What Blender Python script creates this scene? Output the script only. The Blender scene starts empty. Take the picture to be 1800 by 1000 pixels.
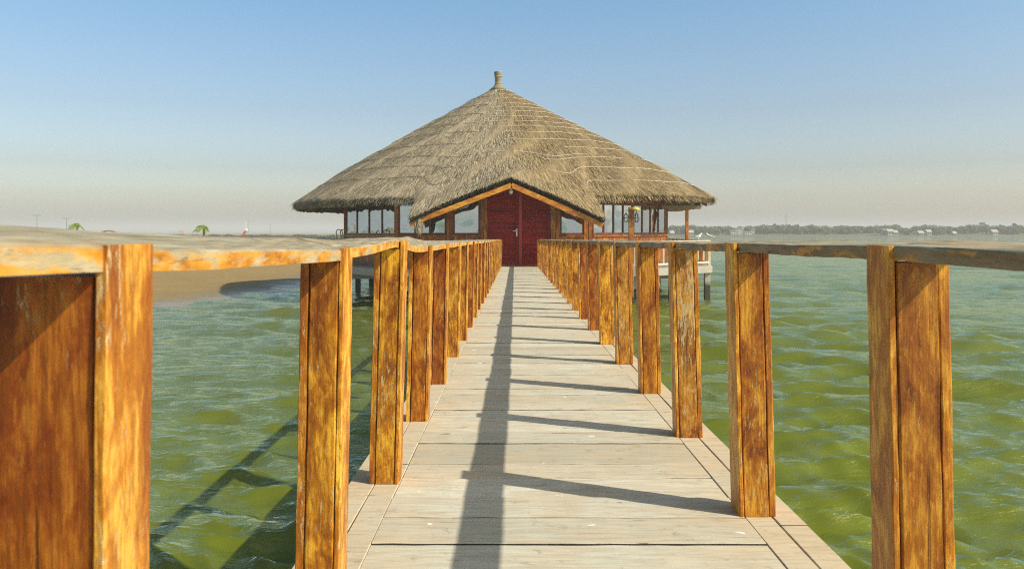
import bpy, bmesh, math, random
import numpy as np
from mathutils import Vector, Matrix
random.seed(7); rng = np.random.default_rng(7)
R = math.radians
sc = bpy.context.scene
COL = sc.collection

# ------------------------------------------------------------------ camera, sky, sun, exposure
F = 1400.0                      # focal length in photo pixels (photo 1800 wide)
CAMZ = 2.45                     # eye above the water
PX0, PY0 = 905.0, 404.0         # straight ahead / true horizon in the photo
SLOPE = 0.01143                 # the pier drops a little towards the hut
H = 0.87                        # eye above the deck
cam = bpy.data.cameras.new("Camera"); camo = bpy.data.objects.new("Camera", cam); COL.objects.link(camo)
camo.location = (0, 0, CAMZ); camo.rotation_euler = (R(90), 0, 0)
cam.sensor_width = 36; cam.lens = F / 1800 * 36
cam.shift_x = (900 - PX0) / 1800; cam.shift_y = -(500 - PY0) / 1800
cam.clip_start = 0.05; cam.clip_end = 20000
cam.dof.use_dof = True; cam.dof.focus_distance = 4.0; cam.dof.aperture_fstop = 9
sc.camera = camo
sc.render.resolution_x = 1024; sc.render.resolution_y = 568
sc.render.engine = 'CYCLES'; sc.cycles.filter_width = 1.1; sc.cycles.use_denoising = False; sc.cycles.sample_clamp_direct = 2.5; sc.cycles.sample_clamp_indirect = 1.5; sc.cycles.pixel_filter_type = 'BLACKMAN_HARRIS'
sc.view_settings.view_transform = 'Standard'; sc.view_settings.look = 'None'
sc.view_settings.exposure = 0.1; sc.view_settings.gamma = 1.0

SUN_EL = R(41.6); SUN_AZ = math.atan2(.905, -.427)     # clockwise from +Y
S = Vector((math.sin(SUN_AZ)*math.cos(SUN_EL), math.cos(SUN_AZ)*math.cos(SUN_EL), math.sin(SUN_EL)))
sun = bpy.data.lights.new("Sun", 'SUN'); sun.energy = 5.0; sun.angle = R(0.55); sun.color = (1, .91, .76)
suno = bpy.data.objects.new("Sun", sun); COL.objects.link(suno)
suno.rotation_euler = (-S).to_track_quat('-Z', 'Y').to_euler()

world = bpy.data.worlds.new("World"); sc.world = world; world.use_nodes = True
wn = world.node_tree.nodes; wl = world.node_tree.links; wn.clear()
sky = wn.new('ShaderNodeTexSky'); sky.sky_type = 'NISHITA'; sky.sun_disc = False
sky.sun_elevation = SUN_EL; sky.sun_rotation = SUN_AZ
sky.air_density = 1.3; sky.dust_density = 3.2; sky.ozone_density = 2.2; sky.altitude = 0
bg = wn.new('ShaderNodeBackground'); bg.inputs[1].default_value = 0.085
wo = wn.new('ShaderNodeOutputWorld')
wtc = wn.new('ShaderNodeTexCoord'); wsp = wn.new('ShaderNodeSeparateXYZ'); wl.new(wtc.outputs['Generated'], wsp.inputs[0])
wr = wn.new('ShaderNodeValToRGB'); GN = 6.0      # dusty tropical sky: brighter and paler low down
wst = [(0,(5.6,5.4,5.4)),(.018,(4.3,4.3,4.5)),(.039,(3.15,3.3,3.6)),(.074,(2.12,2.22,2.5)),(.145,(1.70,1.80,2.0)),(.217,(1.50,1.76,1.96)),(.285,(1.30,1.74,1.98)),(.42,(1.25,1.4,1.35)),(.6,(1.0,1.02,.88)),(1,(.85,.88,.78))]
while len(wr.color_ramp.elements) < len(wst): wr.color_ramp.elements.new(.5)
for e,(p,c) in zip(wr.color_ramp.elements, wst): e.position=p; e.color=(c[0]/GN,c[1]/GN,c[2]/GN,1)
wl.new(wsp.outputs[2], wr.inputs[0])
wv = wn.new('ShaderNodeVectorMath'); wv.operation='MULTIPLY'; wl.new(sky.outputs[0], wv.inputs[0]); wl.new(wr.outputs[0], wv.inputs[1])
wv2 = wn.new('ShaderNodeVectorMath'); wv2.operation='SCALE'; wv2.inputs['Scale'].default_value=GN; wl.new(wv.outputs[0], wv2.inputs[0])
wl.new(wv2.outputs[0], bg.inputs[0]); wl.new(bg.outputs[0], wo.inputs[0])

# ------------------------------------------------------------------ helpers
def W(px, py, Y): return Vector(((px-PX0)/F*Y, Y, CAMZ+(PY0-py)/F*Y))
def deckz(Y): return CAMZ - H - SLOPE*Y
def linez(Y): return CAMZ - SLOPE*Y

class MB:
    def __init__(s): s.v=[]; s.f=[]; s.uv=[]; s.hasuv=False
    def add(s, vs, fs):
        b=len(s.v); s.v.extend([tuple(p) for p in vs]); s.f.extend([tuple(i+b for i in q) for q in fs])
    def hexa(s, lo, hi):           # two quads (ccw from above)
        s.add(list(lo)+list(hi), [(3,2,1,0),(4,5,6,7),(0,1,5,4),(1,2,6,5),(2,3,7,6),(3,0,4,7)])
    def box(s, x0,x1,y0,y1,z0,z1):
        s.hexa([(x0,y0,z0),(x1,y0,z0),(x1,y1,z0),(x0,y1,z0)],[(x0,y0,z1),(x1,y0,z1),(x1,y1,z1),(x0,y1,z1)])
    def bar(s, a, b, w, h, up=(0,0,1)):
        a=Vector(a); b=Vector(b); d=(b-a).normalized(); u=Vector(up); r=d.cross(u)
        if r.length<1e-4: r=d.cross(Vector((0,1,0)))
        r.normalize(); u=r.cross(d).normalized()
        lo=[a+r*sx*w/2+u*sy*h/2 for sx,sy in((-1,-1),(1,-1),(1,1),(-1,1))]
        hi=[p+(b-a) for p in lo]; s.hexa(lo,hi)
    def tube(s, pts, rad, n=8, cap=True):
        pts=[Vector(p) for p in pts]; k=len(pts)
        rs=rad if isinstance(rad,(list,tuple)) else [rad]*k
        base=len(s.v); ref=None
        for i,p in enumerate(pts):
            d=(pts[min(i+1,k-1)]-pts[max(i-1,0)]).normalized()
            if ref is None: ref=Vector((1,0,0)) if abs(d.x)<.9 else Vector((0,1,0))
            a=d.cross(ref).normalized(); ref2=a.cross(d).normalized(); ref=ref2
            for j in range(n):
                t=2*math.pi*j/n; s.v.append(tuple(p+(a*math.cos(t)+ref2*math.sin(t))*rs[i]))
        for i in range(k-1):
            for j in range(n):
                s.f.append((base+i*n+j,base+i*n+(j+1)%n,base+(i+1)*n+(j+1)%n,base+(i+1)*n+j))
        if cap:
            s.f.append(tuple(base+j for j in range(n))[::-1]); s.f.append(tuple(base+(k-1)*n+j for j in range(n)))
    def lathe(s, prof, n=16, c=(0,0,0)):
        base=len(s.v); c=Vector(c)
        for r,z in prof:
            for j in range(n):
                t=2*math.pi*j/n; s.v.append((c.x+r*math.cos(t),c.y+r*math.sin(t),c.z+z))
        for i in range(len(prof)-1):
            for j in range(n):
                s.f.append((base+i*n+j,base+i*n+(j+1)%n,base+(i+1)*n+(j+1)%n,base+(i+1)*n+j))
    def build(s, name, mat, parent=None, smooth=False, bevel=0, sub=0, jit=0):
        me=bpy.data.meshes.new(name); me.from_pydata(s.v,[],s.f)
        if bevel or sub or jit:
            bm=bmesh.new(); bm.from_mesh(me)
            if bevel: bmesh.ops.bevel(bm,geom=bm.edges[:],offset=bevel,segments=2,profile=.6,affect='EDGES')
            bmesh.ops.recalc_face_normals(bm,faces=bm.faces[:])
            bm.to_mesh(me); bm.free()
        me.materials.append(mat)
        if smooth: me.shade_smooth()
        me.update()
        o=bpy.data.objects.new(name,me); COL.objects.link(o)
        if parent: o.parent=parent
        return o
def np_mesh(name, V, Q, mat, parent=None, smooth=False, uv=None):
    me=bpy.data.meshes.new(name); n=len(Q); k=Q.shape[1]
    me.vertices.add(len(V)); me.vertices.foreach_set('co',V.astype(np.float32).ravel())
    me.loops.add(n*k); me.loops.foreach_set('vertex_index',Q.astype(np.int32).ravel())
    me.polygons.add(n); me.polygons.foreach_set('loop_start',np.arange(0,n*k,k,dtype=np.int32))
    me.update(calc_edges=True)
    if uv is not None:
        l=me.uv_layers.new(name='UVMap'); l.data.foreach_set('uv',uv[Q.ravel()].astype(np.float32).ravel())
    me.materials.append(mat)
    if smooth: me.shade_smooth()
    o=bpy.data.objects.new(name,me); COL.objects.link(o)
    if parent: o.parent=parent
    return o
def tag(o,label=None,cat=None,group=None,kind=None):
    if label: o['label']=label
    if cat: o['category']=cat
    if group: o['group']=group
    if kind: o['kind']=kind
    return o
def empty(name,loc=(0,0,0),label=None,cat=None,group=None):
    o=bpy.data.objects.new(name,None); COL.objects.link(o); o.location=loc; o.empty_display_size=.2
    tag(o,label,cat,group); return o
def kids(o): return [c for c in COL.objects if c.parent==o]
def copy_tree(o,parent=None):
    c=o.copy(); COL.objects.link(c)
    if parent: c.parent=parent
    for k in kids(o): copy_tree(k,c)
    return c

# ------------------------------------------------------------------ materials
class NT:
    def __init__(s,name):
        s.m=bpy.data.materials.new(name); s.m.use_nodes=True; s.t=s.m.node_tree; s.n=s.t.nodes; s.l=s.t.links
        s.b=s.n['Principled BSDF']; s.out=s.n['Material Output']
    def new(s,t,**k):
        x=s.n.new(t)
        for a,b in k.items(): setattr(x,a,b)
        return x
    def coord(s,kind='Object',scale=(1,1,1),rnd=0,loc=None):
        tc=s.new('ShaderNodeTexCoord'); mp=s.new('ShaderNodeMapping'); src=tc.outputs[kind]
        if rnd:
            oi=s.new('ShaderNodeObjectInfo'); va=s.new('ShaderNodeVectorMath',operation='SCALE'); va.inputs[0].default_value=(17.3*rnd,9.1*rnd,5.7*rnd)
            s.l.new(oi.outputs['Random'],va.inputs['Scale']); ad=s.new('ShaderNodeVectorMath',operation='ADD')
            s.l.new(src,ad.inputs[0]); s.l.new(va.outputs[0],ad.inputs[1]); src=ad.outputs[0]
        s.l.new(src,mp.inputs[0]); mp.inputs['Scale'].default_value=scale
        return mp.outputs[0]
    def noise(s,vec,scale=5,detail=4,rough=.55,dist=0):
        x=s.new('ShaderNodeTexNoise'); x.inputs['Scale'].default_value=scale; x.inputs['Detail'].default_value=detail
        x.inputs['Roughness'].default_value=rough; x.inputs['Distortion'].default_value=dist
        s.l.new(vec,x.inputs['Vector']); return x.outputs['Fac']
    def ramp(s,fac,stops,interp='LINEAR'):
        x=s.new('ShaderNodeValToRGB'); cr=x.color_ramp; cr.interpolation=interp
        while len(cr.elements)<len(stops): cr.elements.new(.5)
        for e,(p,c) in zip(cr.elements,stops):
            e.position=p; e.color=(c,c,c,1) if isinstance(c,(int,float)) else (*c,1)
        s.l.new(fac,x.inputs[0]); return x.outputs[0]
    def mix(s,fac,a,b,mode='MIX'):
        x=s.new('ShaderNodeMix',data_type='RGBA',blend_type=mode)
        for i,v in ((0,fac),(6,a),(7,b)):
            if isinstance(v,(int,float)): x.inputs[i].default_value=v
            elif isinstance(v,tuple): x.inputs[i].default_value=(*v,1)
            else: s.l.new(v,x.inputs[i])
        return x.outputs[2]
    def math(s,op,a,b=0,clamp=False):
        x=s.new('ShaderNodeMath',operation=op,use_clamp=clamp)
        for i,v in ((0,a),(1,b)):
            if isinstance(v,(int,float)): x.inputs[i].default_value=v
            else: s.l.new(v,x.inputs[i])
        return x.outputs[0]
    def island(s):
        return s.new('ShaderNodeNewGeometry').outputs['Random Per Island']
    def bump(s,h,strength=.3,dist=.01,prev=None):
        x=s.new('ShaderNodeBump'); x.inputs['Strength'].default_value=strength; x.inputs['Distance'].default_value=dist
        s.l.new(h,x.inputs['Height'])
        if prev is not None: s.l.new(prev,x.inputs['Normal'])
        return x.outputs[0]
    def done(s,col,rough=.6,normal=None,spec=.5,metal=0):
        for k,v in (('Base Color',col),('Roughness',rough),('Specular IOR Level',spec),('Metallic',metal)):
            if isinstance(v,(int,float)): s.b.inputs[k].default_value=v
            elif isinstance(v,tuple): s.b.inputs[k].default_value=(*v,1)
            else: s.l.new(v,s.b.inputs[k])
        if normal is not None: s.l.new(normal,s.b.inputs['Normal'])
        return s.m

def varnished(name, axis=2, dark=(.13,.034,.004), mid=(.40,.145,.007), light=(.66,.33,.026), pale=(.66,.50,.22), wear=.5, rnd=1, sc_=1.0):
    """old flaking varnish on timber, grain along one axis"""
    t=NT(name)
    def s3(a,b):
        v=[a*sc_]*3; v[axis]=b*sc_; return tuple(v)
    big=t.noise(t.coord('Object',s3(13,5.0),rnd),1,6,.7,.5)
    col=t.ramp(big,[(.39,(dark[0]*1.2,dark[1],dark[2])),(.49,mid),(.59,light),(.80,(light[0]*1.05,light[1]*1.15,light[2]*1.4))])
    oi=t.new('ShaderNodeObjectInfo'); hv=t.new('ShaderNodeHueSaturation'); t.l.new(col,hv.inputs['Color']); t.l.new(t.math('ADD',.86,t.math('MULTIPLY',oi.outputs['Random'],.5)),hv.inputs['Value']); t.l.new(t.math('ADD',.490,t.math('MULTIPLY',oi.outputs['Random'],.016)),hv.inputs['Hue']); col=hv.outputs[0]
    mo=t.noise(t.coord('Object',s3(95,17),rnd*1.9),1,6,.78,.2)
    col=t.mix(t.ramp(mo,[(.40,.85),(.52,0)]),col,t.mix(.55,dark,mid))
    col=t.mix(t.ramp(mo,[(.56,0),(.64,.45)]),col,(light[0]*1.1,light[1]*1.3,light[2]*2.2))
    g=t.noise(t.coord('Object',s3(150,5),rnd),1,4,.7)
    col=t.mix(t.ramp(g,[(.38,.6),(.56,0)]),col,t.mix(.6,col,dark),'MIX')
    fl=t.noise(t.coord('Object',s3(120,22),rnd*1.3),1,6,.72,.4)
    zone=t.noise(t.coord('Object',s3(7,2),rnd*.7),1,3,.5)
    mask=t.ramp(t.math('ADD',fl,t.math('MULTIPLY',zone,.55)),[(1.03-.26*wear,0),(1.03-.26*wear+.05,1)])
    mask=t.math('MULTIPLY',mask,.8)
    col=t.mix(mask,col,t.mix(t.noise(t.coord('Object',s3(60,4),rnd),1,2),pale,(pale[0]*.62,pale[1]*.6,pale[2]*.55)))
    crack=t.ramp(t.noise(t.coord('Object',s3(70,1.6),rnd*2),1,2,.5),[(.24,1),(.29,0)])
    col=t.mix(t.math('MULTIPLY',crack,.7),col,(.05,.018,.005))
    h=t.math('SUBTRACT',t.math('ADD',t.math('ADD',g,mo),t.math('MULTIPLY',mask,-.8)),t.math('MULTIPLY',crack,1.5))
    rough=t.math('ADD',t.math('MULTIPLY',mask,.35),.42)
    return t.done(col,rough,t.bump(h,.55,.0022),.35)
M_post=varnished('varnished_post_wood',2)
M_post_pale=varnished('worn_yellow_post_wood',2,mid=(.45,.19,.012),light=(.66,.36,.05),pale=(.62,.50,.26),wear=.75)
M_post_red=varnished('reddish_post_wood',2,dark=(.11,.024,.004),mid=(.30,.082,.006),light=(.50,.185,.014),wear=.4)
M_strip=varnished('strip_wood',2,dark=(.2,.06,.006),mid=(.48,.18,.012),light=(.74,.40,.05),pale=(.74,.56,.28),wear=.5)

def rail_mat(name,orange,sidecol=(.54,.42,.24),orc=1):
    t=NT(name)
    a=t.noise(t.coord('Object',(22,5,22),1),1,6,.66,.5)
    grey=t.ramp(t.noise(t.coord('Object',(60,6,60),1),1,4,.6),[(.3,(.17,.145,.09)),(.5,(.29,.26,.175)),(.72,(.44,.41,.30))])
    org=t.ramp(t.noise(t.coord('Object',(30,9,30),1.4),1,4,.6),[(.3,(.24,.08,.008)),(.5,(.56,.24,.02)),(.7,(.70,.42,.10))])
    geo=t.new('ShaderNodeNewGeometry'); sp=t.new('ShaderNodeSeparateXYZ'); t.l.new(geo.outputs['True Normal'],sp.inputs[0])
    grey=t.mix(t.ramp(sp.outputs['Z'],[(.35,.6),(.8,0)]),grey,t.mix(t.noise(t.coord('Object',(40,12,40),1),1,5,.7),tuple(c*.35 for c in sidecol),tuple(c*1.5 for c in sidecol))); side=t.ramp(sp.outputs['Z'],[(.35,1),(.8,0)])                  # varnish survives on the sides, weathered off the top
    m=t.ramp(a,[(.5-orange*.14,0),(.56-orange*.1,1)])
    col=t.mix(t.math('MULTIPLY',m,side),grey,org)
    topspot=t.ramp(a,[(.55,0),(.62,.5)])
    col=t.mix(topspot,col,(.56,.33,.14))
    dk=t.ramp(t.noise(t.coord('Object',(45,14,45),2),1,5,.7),[(.30,.75),(.40,0)])
    col=t.mix(dk,col,(.12,.075,.035))
    ck=t.ramp(t.noise(t.coord('Object',(90,2.2,90),3),1,3,.6),[(.27,1),(.32,0)])
    col=t.mix(t.math('MULTIPLY',ck,.7),col,(.06,.04,.02))
    h=t.math('SUBTRACT',t.noise(t.coord('Object',(60,8,60),1),1,5,.7),t.math('MULTIPLY',ck,.8))
    return t.done(col,.75,t.bump(h,.7,.004),.25)
M_rail=rail_mat('weathered_rail_wood',.75); M_rail_dull=rail_mat('weathered_brown_rail_wood',-.35,(.27,.165,.07))

def deck_mat():
    t=NT('bleached_deck_boards')
    isl=t.island()
    base=t.ramp(isl,[(0,(.42,.40,.31)),(.25,(.57,.56,.46)),(.5,(.48,.47,.38)),(.75,(.60,.59,.48)),(1,(.51,.46,.35))])
    off=t.new('ShaderNodeCombineXYZ'); t.l.new(t.math('MULTIPLY',isl,37),off.inputs[0]); t.l.new(t.math('MULTIPLY',isl,11),off.inputs[2])
    def co(scale):
        tc=t.new('ShaderNodeTexCoord'); ad=t.new('ShaderNodeVectorMath',operation='ADD'); t.l.new(tc.outputs['Object'],ad.inputs[0]); t.l.new(off.outputs[0],ad.inputs[1])
        mp=t.new('ShaderNodeMapping'); mp.inputs['Scale'].default_value=scale; t.l.new(ad.outputs[0],mp.inputs[0]); return mp.outputs[0]
    blot=t.noise(co((3,6,3)),1,5,.6,.4)
    col=t.mix(t.ramp(blot,[(.42,0),(.72,.6)]),base,(.56,.42,.26))
    tcx=t.new('ShaderNodeTexCoord'); sx=t.new('ShaderNodeSeparateXYZ'); t.l.new(tcx.outputs['Object'],sx.inputs[0])
    edge=t.ramp(t.math('ADD',t.math('ABSOLUTE',t.math('SUBTRACT',sx.outputs[0],.15)),t.math('MULTIPLY',t.noise(co((4,9,4)),1,5,.7),.5)),[(.62,0),(.95,.55)])
    col=t.mix(edge,col,(.58,.41,.22))      # varnish washed down from the posts
    gr=t.noise(co((6,55,6)),1,5,.65,.3)
    col=t.mix(t.ramp(gr,[(.38,.5),(.58,0)]),col,(.36,.31,.22))
    sp=t.noise(co((22,60,10)),1,4,.75,.8)
    col=t.mix(t.ramp(sp,[(.64,0),(.70,.7)]),col,(.68,.67,.60))
    drp=t.noise(co((11,15,9)),1,2,.4); col=t.mix(t.ramp(drp,[(.765,0),(.775,.9)]),col,(.80,.79,.74))
    kn=t.noise(co((5,14,5)),1,1,.3,1.5); col=t.mix(t.ramp(kn,[(.20,.7),(.235,0)]),col,(.20,.14,.08))
    ck=t.noise(co((2.4,60,2)),1,5,.75,.8)
    ckm=t.ramp(ck,[(.335,1),(.36,0)])
    col=t.mix(t.math('MULTIPLY',ckm,.8),col,(.10,.08,.05))
    dirt=t.noise(co((14,14,14)),1,6,.8)
    col=t.mix(t.ramp(dirt,[(.30,.55),(.43,0)]),col,(.22,.17,.10))
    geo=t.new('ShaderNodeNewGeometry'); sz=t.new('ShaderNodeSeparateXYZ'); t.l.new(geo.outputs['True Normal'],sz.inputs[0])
    col=t.mix(t.ramp(t.math('ABSOLUTE',sz.outputs[2]),[(.15,.93),(.6,0)]),col,(.035,.028,.018))     # near-black on the boards' side faces, so the gaps read dark
    h=t.math('SUBTRACT',gr,ckm)
    return t.done(col,.8,t.bump(h,.5,.003),.2)
M_deck=deck_mat()

def thatch_mat(name,c0,c1,c2):
    t=NT(name)
    uvc=t.coord('UV',(14,1.1,1)); n1=t.noise(uvc,1,6,.7,.25)
    n2=t.noise(t.coord('UV',(70,3.2,1)),1,3,.6,.2)
    n3=t.noise(t.coord('UV',(.9,.5,1)),1,4,.6,.3)
    f=t.math('ADD',t.math('MULTIPLY',n1,.55),t.math('MULTIPLY',n2,.45))
    col=t.ramp(f,[(.34,c0),(.47,c1),(.62,c2)])
    col=t.mix(t.ramp(n3,[(.35,.55),(.6,0)]),col,t.mix(.5,col,c0))
    # left flank of the roof carries paler straw, right flank browner
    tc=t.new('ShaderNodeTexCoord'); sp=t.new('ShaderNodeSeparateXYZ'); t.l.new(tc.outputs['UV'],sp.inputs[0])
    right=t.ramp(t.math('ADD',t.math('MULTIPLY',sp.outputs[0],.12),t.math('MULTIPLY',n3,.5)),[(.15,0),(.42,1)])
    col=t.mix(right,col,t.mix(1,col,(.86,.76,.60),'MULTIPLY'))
    return t.done(col,.85,t.bump(f,1,.07),.15)
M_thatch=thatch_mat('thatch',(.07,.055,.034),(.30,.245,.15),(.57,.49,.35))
def strawmat():
    t=NT('loose_straw'); col=t.ramp(t.island(),[(0,(.09,.068,.04)),(.2,(.21,.175,.115)),(.6,(.43,.36,.24)),(1,(.68,.60,.43))])
    tc=t.new('ShaderNodeTexCoord'); sp=t.new('ShaderNodeSeparateXYZ'); t.l.new(tc.outputs['UV'],sp.inputs[0])
    right=t.ramp(t.math('MULTIPLY',sp.outputs[0],.12),[(-.0,0),(.25,1)])
    col=t.mix(right,col,t.mix(1,col,(.82,.72,.56),'MULTIPLY'))
    return t.done(col,.85,None,.15)
M_straw=strawmat()

def simple(name,col,rough=.6,var=.25,scale=6,spec=.4,metal=0,bump=.2,kind='Object'):
    t=NT(name); n=t.noise(t.coord(kind,(1,1,1),1),scale,5,.6)
    c=t.mix(n,tuple(x*(1-var) for x in col),tuple(min(1,x*(1+var)) for x in col))
    return t.done(c,rough,t.bump(n,bump,.004),spec,metal)
M_gold=varnished('golden_frame_wood',2,dark=(.13,.035,.006),mid=(.30,.09,.010),light=(.46,.17,.02),wear=.25,sc_=.4)
M_beam=varnished('golden_beam_wood',0,dark=(.22,.07,.01),mid=(.46,.17,.016),light=(.60,.26,.03),wear=.3,sc_=.4)
M_brown=varnished('brown_window_wood',2,dark=(.06,.013,.004),mid=(.13,.03,.008),light=(.22,.055,.012),wear=0,sc_=.4)
M_iron=simple('dark_iron',(.02,.018,.016),.5)
M_white=simple('white_paint',(.75,.73,.68),.5,.1)
M_yellow=simple('faded_yellow_shade',(.55,.42,.06),.5,.15)
M_conc=simple('grey_concrete',(.36,.33,.28),.85,.3,4,bump=.6)
M_creamwood=simple('bleached_cream_wood',(.62,.56,.43),.7,.2,8)
M_rope=simple('cream_rope',(.62,.56,.44),.8,.15,3)
M_drope=simple('dark_rope',(.10,.08,.05),.9,.2,3)
def red_mat():
    t=NT('red_stained_boards'); g=t.noise(t.coord('Object',(2,40,40),1),1,4,.6)
    b=t.noise(t.coord('Object',(1.2,3,6),1),1,4,.6)
    col=t.ramp(t.math('ADD',t.math('MULTIPLY',g,.5),t.math('MULTIPLY',b,.5)),[(.33,(.07,.002,.001)),(.5,(.24,.006,.003)),(.66,(.42,.02,.008))])
    tc=t.new('ShaderNodeTexCoord'); sp=t.new('ShaderNodeSeparateXYZ'); t.l.new(tc.outputs['Object'],sp.inputs[0])
    return t.done(col,.5,t.bump(g,.4,.004),.12)
M_red=red_mat()
M_red2=simple('bright_red_strip',(.42,.025,.012),.4,.3,3)
def pile_mat():
    t=NT('pile_concrete'); tc=t.new('ShaderNodeNewGeometry'); sp=t.new('ShaderNodeSeparateXYZ'); t.l.new(tc.outputs['Position'],sp.inputs[0])
    n=t.noise(t.coord('Object',(4,4,2),1),1,5,.65)
    z=t.math('ADD',sp.outputs['Z'],t.math('MULTIPLY',n,.25))
    col=t.mix(n,(.30,.27,.22),(.56,.53,.46))
    col=t.mix(t.ramp(z,[(.62,1),(.80,0)]),col,t.mix(n,(.025,.025,.012),(.09,.08,.04)))   # tide stain with weed
    return t.done(col,.8,t.bump(n,.5,.01),.3)
M_pile=pile_mat()
def glass_mat():
    t=NT('mirror_tint_glass'); n=t.noise(t.coord('Object',(.8,.8,.8),1),1,2,.5)
    nb=t.bump(n,.8,.05)
    gl=t.new('ShaderNodeBsdfGlossy'); gl.inputs['Color'].default_value=(.70,.80,.86,1); gl.inputs['Roughness'].default_value=.01; t.l.new(nb,gl.inputs['Normal'])
    tr=t.new('ShaderNodeBsdfTransparent'); tr.inputs[0].default_value=(.55,.6,.6,1)
    mx=t.new('ShaderNodeMixShader'); mx.inputs[0].default_value=.66
    t.l.new(tr.outputs[0],mx.inputs[1]); t.l.new(gl.outputs[0],mx.inputs[2]); t.l.new(mx.outputs[0],t.out.inputs['Surface'])
    return t.m
M_glass=glass_mat()

def water_mat():
    t=NT('green_sea_water')
    pos=t.coord('Object',(1,1,1))
    big=t.noise(pos,.12,3,.5); mid=t.noise(t.coord('Object',(.35,1.3,1)),1,4,.6)
    col=t.mix(t.ramp(t.math('ADD',t.math('MULTIPLY',big,.5),t.math('MULTIPLY',mid,.5)),[(.35,0),(.65,1)]),(.100,.124,.006),(.142,.168,.010))
    # silty, greyer shallows towards the sand bank
    sp=t.new('ShaderNodeSeparateXYZ'); t.l.new(pos,sp.inputs[0])
    sh=t.ramp(t.math('MULTIPLY',t.math('ADD',sp.outputs[0],14),.07),[(.0,1),(.85,0)])
    col=t.mix(sh,col,t.mix(mid,(.062,.070,.022),(.092,.096,.034)))
    r1=t.noise(t.coord('Object',(2.4,8.5,3)),1,6,.62,.3)
    r2=t.noise(t.coord('Object',(8,30,10)),1,4,.6,.2)
    foam=t.noise(t.coord('Object',(9,22,9)),1,6,.8,.5)
    fm=t.math('MULTIPLY',t.ramp(foam,[(.72,0),(.75,1)]),t.ramp(big,[(.4,0),(.6,.8)]))
    col=t.mix(fm,col,(.55,.57,.48))
    r0=t.noise(t.coord('Object',(1.1,4.2,2)),1,4,.6,.4)
    nb=t.bump(r0,.6,.12); nb=t.bump(r1,.5,.06,nb); nb=t.bump(r2,.4,.015,nb)
    # silty body scatters light below the surface; the rippled surface itself only reflects
    ss=t.new('ShaderNodeBsdfDiffuse'); t.l.new(col,ss.inputs['Color'])
    gl=t.new('ShaderNodeBsdfGlossy'); gl.inputs['Roughness'].default_value=.07; gl.inputs['Color'].default_value=(.90,.96,.76,1); t.l.new(nb,gl.inputs['Normal'])
    fr=t.new('ShaderNodeFresnel'); fr.inputs['IOR'].default_value=1.62; t.l.new(nb,fr.inputs['Normal'])
    mx=t.new('ShaderNodeMixShader'); t.l.new(t.math('MULTIPLY',t.math('MULTIPLY',fr.outputs[0],1.25,True),t.math('SUBTRACT',1,fm)),mx.inputs[0]); t.l.new(ss.outputs[0],mx.inputs[1]); t.l.new(gl.outputs[0],mx.inputs[2])
    t.l.new(mx.outputs[0],t.out.inputs['Surface'])
    return t.m
M_water=water_mat()
def sand_mat():
    t=NT('brown_beach_sand'); p=t.coord('Object',(1,1,1)); n=t.noise(t.coord('Object',(.5,1.2,1)),1,6,.65); m=t.noise(p,9,4,.7)
    geo=t.new('ShaderNodeNewGeometry'); sp=t.new('ShaderNodeSeparateXYZ'); t.l.new(geo.outputs['Position'],sp.inputs[0])
    z=t.math('ADD',sp.outputs['Z'],t.math('MULTIPLY',n,.10))
    dry=t.mix(n,(.22,.145,.045),(.33,.23,.085)); wet=t.mix(n,(.20,.15,.065),(.27,.20,.09))
    col=t.mix(t.ramp(z,[(.085,0),(.19,1)]),wet,dry)
    col=t.mix(t.ramp(m,[(.3,.3),(.5,0)]),col,(.10,.075,.04))
    fl=t.ramp(t.noise(t.coord('Object',(2,9,2)),1,5,.8),[(.60,0),(.66,.7)]); col=t.mix(fl,col,(.50,.42,.28))
    rough=t.ramp(z,[(.06,.25),(.16,.9)])
    return t.done(col,rough,t.bump(m,.4,.03),.3)
M_sand=sand_mat()
def leaf_mat(name,a,b):
    t=NT(name); c=t.ramp(t.island(),[(0,a),(1,b)]); return t.done(c,.6,None,.3)
M_leaf=leaf_mat('olive_leaves',(.06,.10,.02),(.19,.25,.065)); M_leaf2=leaf_mat('grey_green_leaves',(.08,.115,.035),(.21,.26,.09))
M_palm=leaf_mat('palm_fronds',(.08,.15,.01),(.28,.40,.03)); M_hedge=leaf_mat('low_shrubs',(.03,.05,.015),(.10,.13,.04))
M_bark=simple('bark',(.13,.09,.055),.9,.3,8)

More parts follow.
